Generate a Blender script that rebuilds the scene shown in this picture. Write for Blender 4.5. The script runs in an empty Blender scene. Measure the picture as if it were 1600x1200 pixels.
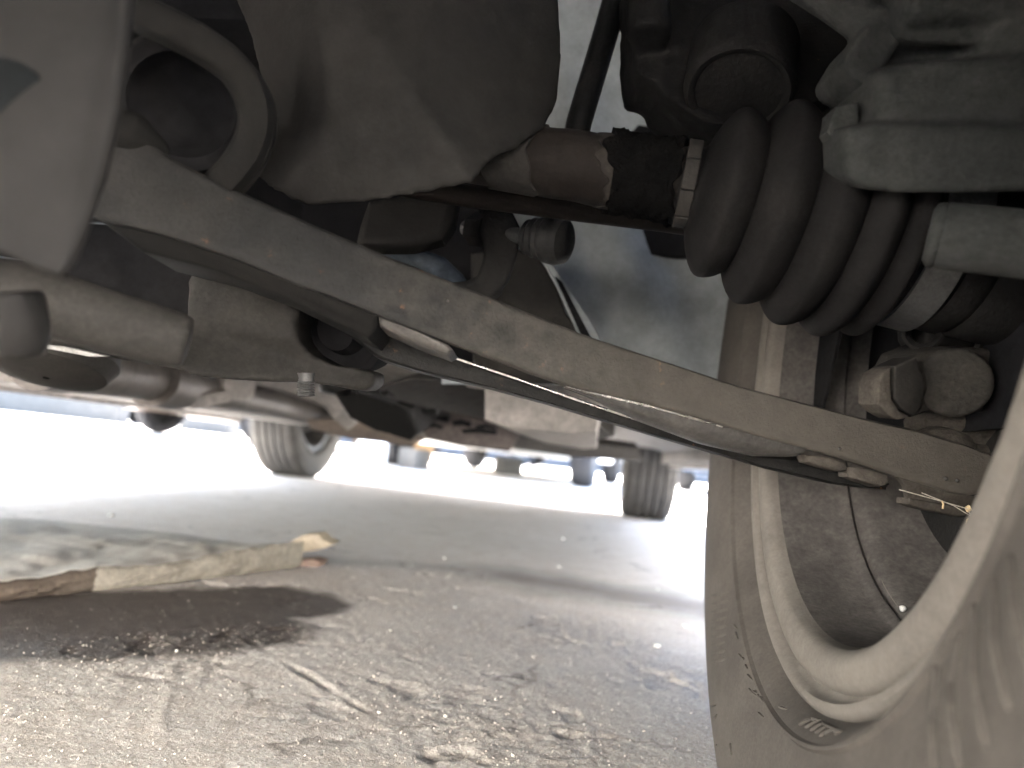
import bpy, bmesh, math, random
import numpy as np
from mathutils import Vector, Matrix

random.seed(7)
rng = np.random.default_rng(11)
sc = bpy.context.scene
C = sc.collection

# ------------------------------------------------------------------ camera, sky, sun, exposure
# Metres. Y runs towards the tail of the car, X across it, the lens is on x = 0, y = 0 under the front bumper.
CAM = Vector((0.0, 0.0, 0.1758))
CR = Vector((0.98701734, 0.11746621, 0.10953749))      # lens right
CU = Vector((-0.09647967, -0.1116206, 0.98905638))     # lens up
CF = Vector((-0.12840734, 0.98678393, 0.09883836))     # lens forward
FPX = 1125.1
camd = bpy.data.cameras.new('camera')
cam = bpy.data.objects.new('camera', camd)
C.objects.link(cam)
cam.matrix_world = Matrix(((CR.x, CU.x, -CF.x, CAM.x), (CR.y, CU.y, -CF.y, CAM.y), (CR.z, CU.z, -CF.z, CAM.z), (0, 0, 0, 1)))
camd.sensor_width = 36
camd.lens = 36 * FPX / 1600
camd.clip_start = 0.01
camd.clip_end = 3000
camd.dof.use_dof = True
camd.dof.focus_distance = 0.355
camd.dof.aperture_fstop = 7.0
sc.camera = cam

SUN_ELEV, SUN_AZ = math.radians(37), math.radians(-10)   # azimuth measured from +Y (behind the car) towards +X
world = bpy.data.worlds.new('World')
sc.world = world
world.use_nodes = True
wn = world.node_tree.nodes
wl = world.node_tree.links
bg = wn['Background']
sky = wn.new('ShaderNodeTexSky')
sky.sky_type = 'NISHITA'
sky.sun_disc = False
sky.sun_elevation = SUN_ELEV
sky.sun_rotation = SUN_AZ
sky.air_density = 1.0
sky.dust_density = 1.5
wl.new(sky.outputs[0], bg.inputs[0])
bg.inputs[1].default_value = 0.12
sund = bpy.data.lights.new('sun', 'SUN')
sund.energy = 4.5
sund.angle = math.radians(0.5)
sund.color = (1.0, 0.965, 0.915)
sun = bpy.data.objects.new('sun', sund)
C.objects.link(sun)
sv = Vector((math.sin(SUN_AZ) * math.cos(SUN_ELEV), math.cos(SUN_AZ) * math.cos(SUN_ELEV), math.sin(SUN_ELEV)))
sun.rotation_euler = sv.to_track_quat('Z', 'Y').to_euler()
sun.location = sv * 30

vs = sc.view_settings
vs.view_transform = 'Standard'
vs.look = 'None'
vs.exposure = 4.95
vs.gamma = 1
vs.use_curve_mapping = False
sc.cycles.use_denoising = True
sc.cycles.max_bounces = 12
sc.cycles.diffuse_bounces = 7
sc.cycles.glossy_bounces = 4
sc.cycles.sample_clamp_indirect = 8
sc.cycles.caustics_reflective = False
sc.cycles.caustics_refractive = False

# ------------------------------------------------------------------ helpers
def W(px, py, d):
    """the place in the car's own space that lies d metres ahead of the lens (used to take sizes off the survey)"""
    return CAM + (CF + CR * ((px - 800) / FPX) + CU * ((600 - py) / FPX)) * d

def WL(pts):
    return [W(*p) for p in pts]

def ease(t):
    return t * t * (3 - 2 * t)

def bm_tube(pts, rad, n=16, caps=True):
    bm = bmesh.new()
    pts = [Vector(p) for p in pts]
    if not hasattr(rad, '__len__'):
        rad = [rad] * len(pts)
    t0 = (pts[1] - pts[0]).normalized()
    a = t0.orthogonal().normalized()
    rings = []
    for i, p in enumerate(pts):
        if i == 0: t = pts[1] - pts[0]
        elif i == len(pts) - 1: t = pts[-1] - pts[-2]
        else: t = (pts[i + 1] - pts[i]).normalized() + (pts[i] - pts[i - 1]).normalized()
        t.normalize()
        a = (a - t * a.dot(t)).normalized()
        b = t.cross(a)
        rings.append([bm.verts.new(p + (a * math.cos(2 * math.pi * k / n) + b * math.sin(2 * math.pi * k / n)) * rad[i]) for k in range(n)])
    for i in range(len(rings) - 1):
        for k in range(n):
            bm.faces.new((rings[i][k], rings[i][(k + 1) % n], rings[i + 1][(k + 1) % n], rings[i + 1][k]))
    if caps:
        bm.faces.new(rings[0][::-1]); bm.faces.new(rings[-1])
    bmesh.ops.recalc_face_normals(bm, faces=bm.faces)
    return bm

def bm_lathe(p0, axis, prof, n=48, closed=False, wob=None, caps=False, ref=None):
    """prof: (distance along axis, radius)"""
    bm = bmesh.new()
    ax = Vector(axis).normalized()
    a = (ref - ax * ref.dot(ax)).normalized() if ref is not None else ax.orthogonal().normalized()
    b = ax.cross(a)
    p0 = Vector(p0)
    rings = []
    for i, (s, r) in enumerate(prof):
        ring = []
        for k in range(n):
            th = 2 * math.pi * k / n
            ss, rr = (s, r) if wob is None else wob(i, s, r, th)
            ring.append(bm.verts.new(p0 + ax * ss + (a * math.cos(th) + b * math.sin(th)) * rr))
        rings.append(ring)
    m = len(rings)
    for i in range(m if closed else m - 1):
        A, B = rings[i], rings[(i + 1) % m]
        for k in range(n):
            bm.faces.new((A[k], A[(k + 1) % n], B[(k + 1) % n], B[k]))
    if caps:
        bm.faces.new(rings[0][::-1]); bm.faces.new(rings[-1])
    bmesh.ops.recalc_face_normals(bm, faces=bm.faces)
    return bm

def bm_prism(pts, off, bevel=0, seg=3):
    bm = bmesh.new()
    pts = [Vector(p) for p in pts]
    A = [bm.verts.new(p) for p in pts]
    B = [bm.verts.new(p + (off[i] if isinstance(off, list) else off)) for i, p in enumerate(pts)]
    n = len(pts)
    bm.faces.new(A); bm.faces.new(B[::-1])
    for i in range(n):
        bm.faces.new((A[i], B[i], B[(i + 1) % n], A[(i + 1) % n]))
    bmesh.ops.recalc_face_normals(bm, faces=bm.faces)
    if bevel:
        ed = [e for e in bm.edges if (e.verts[0] in A) == (e.verts[1] in A)]
        bmesh.ops.bevel(bm, geom=ed, offset=bevel, segments=seg, affect='EDGES', profile=0.5, clamp_overlap=True)
    return bm

def bm_sheet(rows, thick=0.0, off=None):
    """rows: list of equal-length lists of points; a sheet with thickness along off (or a single skin)"""
    bm = bmesh.new()
    R = [[bm.verts.new(Vector(p)) for p in row] for row in rows]
    for i in range(len(R) - 1):
        for j in range(len(R[0]) - 1):
            bm.faces.new((R[i][j], R[i][j + 1], R[i + 1][j + 1], R[i + 1][j]))
    bmesh.ops.recalc_face_normals(bm, faces=bm.faces)
    if off is not None:
        ret = bmesh.ops.extrude_face_region(bm, geom=bm.faces[:])
        vs_ = [g for g in ret['geom'] if isinstance(g, bmesh.types.BMVert)]
        bmesh.ops.translate(bm, verts=vs_, vec=off)
        bmesh.ops.recalc_face_normals(bm, faces=bm.faces)
    return bm

def bm_box(c, size, rot=None, bevel=0, seg=2):
    bm = bmesh.new()
    bmesh.ops.create_cube(bm, size=1)
    M = Matrix.Translation(Vector(c)) @ (rot.to_4x4() if rot else Matrix()) @ Matrix.Diagonal((*size, 1))
    bm.transform(M)
    if bevel:
        bmesh.ops.bevel(bm, geom=bm.edges[:], offset=bevel, segments=seg, affect='EDGES', profile=0.5, clamp_overlap=True)
    return bm

def bm_facet(front, faces, off):
    """a facetted skin given a body behind it"""
    bm = bmesh.new()
    V = [bm.verts.new(p) for p in front]
    for f in faces:
        bm.faces.new([V[i] for i in f])
    bmesh.ops.recalc_face_normals(bm, faces=bm.faces)
    ret = bmesh.ops.extrude_face_region(bm, geom=bm.faces[:])
    bmesh.ops.translate(bm, verts=[g for g in ret['geom'] if isinstance(g, bmesh.types.BMVert)], vec=off)
    bmesh.ops.recalc_face_normals(bm, faces=bm.faces)
    return bm

def join(*bms):
    out = bmesh.new()
    for b in bms:
        me = bpy.data.meshes.new('tmp'); b.to_mesh(me); b.free()
        out.from_mesh(me); bpy.data.meshes.remove(me)
    return out

def cast(bm, voxel=0.0025, smooth=6, rough=0.0, scale=60):
    """melts overlapping solids into one rounded casting"""
    me = bpy.data.meshes.new('tmp'); bm.to_mesh(me); bm.free()
    o = bpy.data.objects.new('tmp', me); C.objects.link(o)
    m = o.modifiers.new('r', 'REMESH'); m.mode = 'VOXEL'; m.voxel_size = voxel
    s = o.modifiers.new('s', 'SMOOTH'); s.iterations = smooth; s.factor = 0.6
    dg = bpy.context.evaluated_depsgraph_get()
    me2 = bpy.data.meshes.new_from_object(o.evaluated_get(dg))
    bpy.data.objects.remove(o); bpy.data.meshes.remove(me)
    out = bmesh.new(); out.from_mesh(me2); bpy.data.meshes.remove(me2)
    if rough:
        from mathutils import noise
        out.normal_update()
        for v in out.verts:
            v.co += v.normal * rough * (noise.noise(v.co * scale) + 0.5 * noise.noise(v.co * scale * 2.3))
    return out

def pebble_like(c, r):
    bm = bmesh.new(); bmesh.ops.create_icosphere(bm, subdivisions=1, radius=r)
    bmesh.ops.translate(bm, verts=bm.verts, vec=c)
    return bm

def wpos(o):
    p = Vector((0, 0, 0))
    while o is not None:
        p += o.location; o = o.parent
    return p

def obj(name, bm, mat, parent=None, label=None, cat=None, group=None, kind=None, sharp=40, origin=None):
    bm.normal_update()
    xs = [v.co for v in bm.verts]
    lo = Vector((min(v[i] for v in xs) for i in range(3))); hi = Vector((max(v[i] for v in xs) for i in range(3)))
    org = Vector(origin) if origin is not None else (lo + hi) / 2
    if parent is None and origin is None: org.z = lo.z
    bmesh.ops.translate(bm, verts=bm.verts, vec=-org)
    me = bpy.data.meshes.new(name); bm.to_mesh(me); bm.free()
    me.polygons.foreach_set('use_smooth', [True] * len(me.polygons))
    me.set_sharp_from_angle(angle=math.radians(sharp))
    me.materials.append(mat)
    o = bpy.data.objects.new(name, me); C.objects.link(o)
    if parent is not None:
        o.parent = parent; o.location = org - wpos(parent)
    else:
        o.location = org
    for k, v in (('label', label), ('category', cat), ('group', group), ('kind', kind)):
        if v: o[k] = v
    return o

def thing(name, loc, label, cat, group=None):
    o = bpy.data.objects.new(name, None); C.objects.link(o)
    o.location = loc; o.empty_display_size = 0.1
    o['label'] = label; o['category'] = cat
    if group: o['group'] = group
    return o

# ------------------------------------------------------------------ materials
def mat(name, base, dust=None, amount=0.5, rough=0.75, metal=0.0, scale=30, bump=0.3, fine=400, specks=None, speck_amt=0.0, streak=None, grain=0.25, dist=0.001, spec=0.09, mottle=0.22):
    m = bpy.data.materials.new(name); m.use_nodes = True
    nt = m.node_tree; N = nt.nodes; L = nt.links
    p = N['Principled BSDF']
    p.inputs['Roughness'].default_value = rough
    p.inputs['Metallic'].default_value = metal
    tc = N.new('ShaderNodeTexCoord')
    mp = N.new('ShaderNodeMapping'); L.new(tc.outputs['Object'], mp.inputs[0])
    if streak: mp.inputs['Scale'].default_value = streak
    n1 = N.new('ShaderNodeTexNoise'); n1.inputs['Scale'].default_value = scale; n1.inputs['Detail'].default_value = 8; n1.inputs['Roughness'].default_value = 0.62
    L.new(mp.outputs[0], n1.inputs['Vector'])
    n2 = N.new('ShaderNodeTexNoise'); n2.inputs['Scale'].default_value = fine; n2.inputs['Detail'].default_value = 5; n2.inputs['Roughness'].default_value = 0.7
    L.new(tc.outputs['Object'], n2.inputs['Vector'])
    r1 = N.new('ShaderNodeValToRGB'); r1.color_ramp.elements[0].position = max(0, 0.75 - amount * 0.75); r1.color_ramp.elements[1].position = min(1, 1.0 - amount * 0.5)
    L.new(n1.outputs[0], r1.inputs[0])
    mx = N.new('ShaderNodeMix'); mx.data_type = 'RGBA'
    L.new(r1.outputs[0], mx.inputs[0])
    mx.inputs[6].default_value = (*base, 1); mx.inputs[7].default_value = (*(dust or base), 1)
    col = mx.outputs[2]
    g = N.new('ShaderNodeMapRange'); g.inputs['From Min'].default_value = 0.3; g.inputs['From Max'].default_value = 0.7
    g.inputs['To Min'].default_value = 1 - grain; g.inputs['To Max'].default_value = 1 + grain
    L.new(n2.outputs[0], g.inputs[0])
    mm = N.new('ShaderNodeVectorMath'); mm.operation = 'SCALE'
    L.new(col, mm.inputs[0]); L.new(g.outputs[0], mm.inputs['Scale'])
    col = mm.outputs[0]
    n4 = N.new('ShaderNodeTexNoise'); n4.inputs['Scale'].default_value = scale * 6; n4.inputs['Detail'].default_value = 7; n4.inputs['Roughness'].default_value = 0.7
    L.new(tc.outputs['Object'], n4.inputs['Vector'])
    g4 = N.new('ShaderNodeMapRange'); g4.inputs['From Min'].default_value = 0.32; g4.inputs['From Max'].default_value = 0.68
    g4.inputs['To Min'].default_value = 1 - mottle; g4.inputs['To Max'].default_value = 1 + mottle
    L.new(n4.outputs[0], g4.inputs[0])
    m4 = N.new('ShaderNodeVectorMath'); m4.operation = 'SCALE'
    L.new(col, m4.inputs[0]); L.new(g4.outputs[0], m4.inputs['Scale']); col = m4.outputs[0]
    if specks:
        n3 = N.new('ShaderNodeTexNoise'); n3.inputs['Scale'].default_value = scale * 4; n3.inputs['Detail'].default_value = 6; n3.inputs['Roughness'].default_value = 0.7
        L.new(tc.outputs['Object'], n3.inputs['Vector'])
        r3 = N.new('ShaderNodeValToRGB'); r3.color_ramp.elements[0].position = 0.72 - speck_amt * 0.4; r3.color_ramp.elements[1].position = 0.80 - speck_amt * 0.4
        L.new(n3.outputs[0], r3.inputs[0])
        m3 = N.new('ShaderNodeMix'); m3.data_type = 'RGBA'
        L.new(r3.outputs[0], m3.inputs[0]); L.new(col, m3.inputs[6]); m3.inputs[7].default_value = (*specks, 1)
        col = m3.outputs[2]
    L.new(col, p.inputs['Base Color'])
    rr = N.new('ShaderNodeMapRange'); rr.inputs['To Min'].default_value = max(0.05, rough - 0.15); rr.inputs['To Max'].default_value = min(1, rough + 0.15)
    L.new(n1.outputs[0], rr.inputs[0]); L.new(rr.outputs[0], p.inputs['Roughness'])
    ad = N.new('ShaderNodeMath'); ad.operation = 'ADD'
    L.new(n1.outputs[0], ad.inputs[0]); L.new(n2.outputs[0], ad.inputs[1])
    b = N.new('ShaderNodeBump'); b.inputs['Strength'].default_value = bump; b.inputs['Distance'].default_value = dist
    L.new(ad.outputs[0], b.inputs['Height']); L.new(b.outputs[0], p.inputs['Normal'])
    p.inputs['Specular IOR Level'].default_value = spec
    return m

M = {}
M['arm'] = mat('dusty_black_steel', (0.0081, 0.0081, 0.0079), (0.0173, 0.0164, 0.0152), 0.5, 0.62, 0, 26, 0.5, 700, (0.085, 0.045, 0.024), 0.22, grain=0.3, mottle=0.22)
M['arm_edge'] = mat('lit_lip_steel', (0.0498, 0.0476, 0.0454), (0.0716, 0.0671, 0.0617), 0.5, 0.35, 0.3, 40, 0.2, 600)  # paler than the arm: holds the light its lips catch
M['housing'] = mat('dusty_grey_casting', (0.0112, 0.0108, 0.0103), (0.0159, 0.0149, 0.0139), 0.5, 0.75, 0, 14, 0.3, 500, grain=0.12, spec=0.03)
M['caliper'] = mat('bare_cast_aluminium', (0.0201, 0.0213, 0.0209), (0.0301, 0.0309, 0.0293), 0.5, 0.9, 0.0, 20, 0.5, 500, grain=0.2, spec=0.05)
M['knuckle'] = mat('dirty_cast_iron', (0.007, 0.0068, 0.0065), (0.0132, 0.0123, 0.0115), 0.45, 0.75, 0, 30, 0.5, 450, (0.16, 0.09, 0.05), 0.05)
M['rubber'] = mat('dusty_rubber', (0.0071, 0.0068, 0.0068), (0.0127, 0.0119, 0.0114), 0.5, 0.7, 0, 25, 0.25, 600, spec=0.03)
M['black'] = mat('black_rubber', (0.010, 0.010, 0.010), (0.02, 0.019, 0.018), 0.4, 0.45, 0, 40, 0.3, 500)
M['tar'] = mat('black_underseal', (0.003, 0.003, 0.003), (0.006, 0.0055, 0.005), 0.4, 1.0, 0, 90, 1.0, 400, dist=0.002, spec=0.02)
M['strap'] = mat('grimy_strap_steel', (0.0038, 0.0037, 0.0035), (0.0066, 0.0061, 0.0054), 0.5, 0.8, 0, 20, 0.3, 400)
M['glint_edge'] = mat('glint_steel', (0.55, 0.53, 0.5), (0.45, 0.42, 0.38), 0.5, 0.28, 0.85, 60, 0.2, 500, spec=0.5)  # bright metal for glints laid along the arm edges
M['shaft'] = mat('rusty_steel_shaft', (0.0071, 0.0055, 0.0046), (0.013, 0.0114, 0.0098), 0.3, 0.7, 0, 26, 0.4, 500, (0.12, 0.06, 0.035), 0.1)
M['liner'] = mat('grey_liner_plastic', (0.2175, 0.2349, 0.2436), (0.1856, 0.2001, 0.2073), 0.45, 0.7, 0, 5, 0.15, 300, grain=0.08)
M['bracket'] = mat('dusty_sheet_steel', (0.0138, 0.013, 0.012), (0.0218, 0.0203, 0.0183), 0.5, 0.7, 0, 16, 0.3, 500)
M['pale_bracket'] = mat('pale_dusty_sheet', (0.0363, 0.0347, 0.0331), (0.0487, 0.0463, 0.0433), 0.5, 0.7, 0, 14, 0.25, 400, (0.2, 0.17, 0.15), 0.03)
M['plate'] = mat('mounting_plate_paint', (0.0065, 0.0062, 0.006), (0.0091, 0.0085, 0.0079), 0.5, 0.65, 0, 9, 0.2, 300, grain=0.08)
M['zinc'] = mat('dull_zinc', (0.0566, 0.0573, 0.057), (0.0746, 0.0746, 0.0735), 0.5, 0.5, 0.4, 40, 0.3, 600)
M['tan'] = mat('dried_mud_on_metal', (0.0407, 0.0358, 0.0304), (0.0626, 0.0559, 0.0478), 0.5, 0.85, 0, 60, 0.6, 500)
M['tyre'] = mat('dusty_tyre_rubber', (0.0413, 0.0374, 0.0334), (0.0717, 0.065, 0.0572), 0.55, 0.8, 0, 12, 0.3, 500, grain=0.15, mottle=0.1)
M['rear_tyre'] = mat('worn_tyre_rubber', (0.0443, 0.0433, 0.0418), (0.0675, 0.0653, 0.062), 0.5, 0.85, 0, 12, 0.3, 300)
M['rim'] = mat('mud_coated_wheel_steel', (0.1197, 0.1091, 0.0959), (0.0903, 0.0826, 0.074), 0.4, 0.75, 0, 18, 0.3, 500, (0.24, 0.2, 0.165), 0.0, grain=0.12, mottle=0.08)
M['barrel'] = mat('brown_dust_in_wheel', (0.0522, 0.0483, 0.0447), (0.0861, 0.0796, 0.0735), 0.5, 0.75, 0, 16, 0.35, 350, (0.3, 0.28, 0.26), -0.05)
M['floor'] = mat('underbody_coating', (0.1921, 0.1801, 0.168), (0.2508, 0.233, 0.2179), 0.5, 0.7, 0, 6, 0.3, 120)
M['rusty'] = mat('rusty_perforated_sheet', (0.0592, 0.0506, 0.047), (0.0771, 0.0672, 0.0627), 0.5, 0.8, 0, 20, 0.5, 150)
M['heat'] = mat('warm_heat_shield', (0.123, 0.0999, 0.0831), (0.0963, 0.0816, 0.0711), 0.4, 0.6, 0.1, 10, 0.3, 150)
M['exhaust'] = mat('exhaust_steel', (0.0886, 0.0803, 0.0741), (0.065, 0.0578, 0.0526), 0.5, 0.5, 0.3, 10, 0.2, 150)
M['dark'] = mat('bay_grime_and_shade', (0.007, 0.007, 0.0077), (0.0154, 0.0147, 0.0147), 0.4, 0.95, 0, 10, 0.3, 200, spec=0.03)  # also colours the fillers that stand for deep shade
M['body'] = mat('silver_car_paint', (0.42, 0.43, 0.45), (0.38, 0.38, 0.39), 0.4, 0.35, 0.2, 3, 0.0, 50, grain=0.03)
M['glass'] = mat('dark_car_glass', (0.03, 0.035, 0.04), (0.03, 0.035, 0.04), 0.4, 0.1, 0, 3, 0.0, 50, grain=0.0)
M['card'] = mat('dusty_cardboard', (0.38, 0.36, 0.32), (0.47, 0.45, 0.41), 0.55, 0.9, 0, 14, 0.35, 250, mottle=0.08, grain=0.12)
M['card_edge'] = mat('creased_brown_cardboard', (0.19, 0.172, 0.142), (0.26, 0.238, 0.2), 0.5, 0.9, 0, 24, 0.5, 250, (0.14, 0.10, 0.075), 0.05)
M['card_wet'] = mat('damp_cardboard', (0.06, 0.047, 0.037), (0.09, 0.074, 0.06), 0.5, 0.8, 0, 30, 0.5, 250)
M['card_torn'] = mat('torn_cardboard', (0.2888, 0.2504, 0.1928), (0.2416, 0.2032, 0.1552), 0.4, 0.9, 0, 60, 0.6, 250)
M['card_red'] = mat('red_printed_cardboard', (0.2024, 0.1408, 0.1128), (0.2072, 0.1624, 0.1344), 0.4, 0.8, 0, 60, 0.4, 250)
M['chip'] = mat('white_stone', (0.434, 0.434, 0.4216), (0.372, 0.3658, 0.3472), 0.4, 0.6, 0, 100, 0.3, 800)
M['grit'] = mat('sandy_grit', (0.36, 0.325, 0.285), (0.30, 0.265, 0.23), 0.5, 0.9, 0, 100, 0.4, 800)
M['kn_block'] = mat('dusty_clevis_iron', (0.0163, 0.0153, 0.0138), (0.0306, 0.0281, 0.0245), 0.5, 0.8, 0, 40, 0.6, 500)
M['pale_ring'] = mat('worn_pale_ring', (0.016, 0.014, 0.012), (0.026, 0.023, 0.020), 0.5, 0.8, 0, 60, 0.4, 500)
M['hole_disc'] = mat('dark_teal_disc', (0.0025, 0.0032, 0.0036), (0.004, 0.0048, 0.005), 0.5, 0.8, 0, 40, 0.3, 300)
M['pebble'] = mat('pale_grit', (0.44, 0.416, 0.384), (0.336, 0.312, 0.28), 0.5, 0.8, 0, 100, 0.4, 800)
M['leaf'] = mat('dry_straw', (0.6, 0.47, 0.28), (0.5, 0.38, 0.22), 0.4, 0.8, 0, 120, 0.4, 800)
M['web'] = mat('dusty_cobweb', (0.5, 0.46, 0.4), (0.45, 0.42, 0.38), 0.4, 0.8, 0, 120, 0.2, 800)
M['green'] = mat('green_leaf', (0.012, 0.022, 0.01), (0.02, 0.026, 0.012), 0.4, 0.6, 0, 50, 0.3, 300)
M['bluegrey'] = mat('blue_grey_tube', (0.0264, 0.0336, 0.0432), (0.0312, 0.036, 0.042), 0.4, 0.5, 0, 30, 0.2, 300)

# ------------------------------------------------------------------ ground: one sheet, fine near the lens, coarser outwards
def vnoise(x, y, seed):
    """smooth value noise on arrays"""
    xi = np.floor(x).astype(np.int64); yi = np.floor(y).astype(np.int64)
    fx = x - xi; fy = y - yi
    fx = fx * fx * (3 - 2 * fx); fy = fy * fy * (3 - 2 * fy)
    def h(a, b):
        n = (a * 374761393 + b * 668265263 + seed * 974634777) & 0xFFFFFFFF
        n = ((n ^ (n >> 13)) * 1274126177) & 0xFFFFFFFF
        return ((n ^ (n >> 16)) & 0xFFFF) / 65535.0
    return (h(xi, yi) * (1 - fx) + h(xi + 1, yi) * fx) * (1 - fy) + (h(xi, yi + 1) * (1 - fx) + h(xi + 1, yi + 1) * fx) * fy

def axis_coords(lo, hi, step, far, grow):
    a = list(np.arange(lo, hi, step)); s = step; v = a[-1]
    up = []
    while v < far: s *= grow; v += s; up.append(v)
    s = step; v = lo; dn = []
    while v > -far: s *= grow; v -= s; dn.append(v)
    return np.array(dn[::-1] + a + up)

gx = axis_coords(-0.62, 0.24, 0.0019, 900, 1.13)
gy = axis_coords(0.26, 1.06, 0.0023, 900, 1.11)
X, Y = np.meshgrid(gx, gy)
def fbm(x, y, f, o, seed):
    v = 0; a = 1; t = 0
    for i in range(o):
        v = v + a * vnoise(x * f, y * f, seed + i); t += a; a *= 0.55; f *= 2.03
    return v / t
near = np.clip(1.5 - np.hypot(X + 0.15, Y - 0.45) / 0.62, 0.12, 1) * (np.hypot(X, Y) < 3)
rough_zone = np.clip((fbm(X, Y, 5, 3, 3) - 0.30) * 3, 0.35, 1.0)
Z = near * rough_zone * (0.0013 * (fbm(X, Y, 38, 4, 21) - 0.5) + 0.0028 * (fbm(X, Y, 170, 3, 55) - 0.5))
Z += near * 0.0025 * (fbm(X, Y, 9, 3, 77) - 0.5)
pit = np.clip(fbm(X, Y, 30, 4, 140) - 0.655, 0, 0.12)
Z -= near * rough_zone * pit * 0.032
def seg_dist(ax, ay, bx, by):
    t = np.clip(((X - ax) * (bx - ax) + (Y - ay) * (by - ay)) / ((bx - ax) ** 2 + (by - ay) ** 2), 0, 1)
    return np.hypot(X - ax - t * (bx - ax), Y - ay - t * (by - ay)), t
# a crack with a raised lip that runs from the wet stain to the foreground, and a trowel ridge
wig = 0.006 * (fbm(X, Y, 40, 2, 9) - 0.5)
d, t = seg_dist(-0.285, 0.60, -0.075, 0.43)
d = d + wig
Z += (0.0007 * np.exp(-((d - 0.005) / 0.004) ** 2) - 0.0022 * np.exp(-(d / 0.0028) ** 2)) * np.clip((fbm(X, Y, 26, 2, 31) - 0.3) * 4, 0, 1)
d, t = seg_dist(-0.29, 0.51, -0.23, 0.40)
Z += 0.0007 * np.exp(-(d / 0.0035) ** 2)
d, t = seg_dist(-0.62, 0.40, -0.315, 0.735)
Z *= 1 - 0.75 * np.clip((0.085 - d) / 0.03, 0, 1)
far_keep = np.hypot(X, Y) < 3
Z = np.where(far_keep, Z, 0)
dw = np.hypot(X - 0.19, (Y - 0.351))
Z = np.where(dw < 0.2, Z * np.clip((dw - 0.08) / 0.12, 0, 1), Z)
nx, ny = len(gx), len(gy)
co = np.stack([X, Y, Z], -1).reshape(-1, 3).astype(np.float32)
idx = np.arange(nx * ny).reshape(ny, nx)
quads = np.stack([idx[:-1, :-1], idx[:-1, 1:], idx[1:, 1:], idx[1:, :-1]], -1).reshape(-1, 4).astype(np.int32)
me = bpy.data.meshes.new('ground')
me.vertices.add(len(co)); me.vertices.foreach_set('co', co.ravel())
me.loops.add(quads.size); me.loops.foreach_set('vertex_index', quads.ravel())
me.polygons.add(len(quads)); me.polygons.foreach_set('loop_start', np.arange(0, quads.size, 4, dtype=np.int32))
me.polygons.foreach_set('loop_total', np.full(len(quads), 4, dtype=np.int32))
me.polygons.foreach_set('use_smooth', np.ones(len(quads), dtype=bool))
me.update(); me.validate()
ground = bpy.data.objects.new('ground', me); C.objects.link(ground)
ground['kind'] = 'structure'; ground['label'] = 'worn grey concrete floor with pits, a crack and dark stains'

def sepy(N, L, pos):
    q = N.new('ShaderNodeSeparateXYZ'); L.new(pos, q.inputs[0]); return q.outputs[1]

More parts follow.
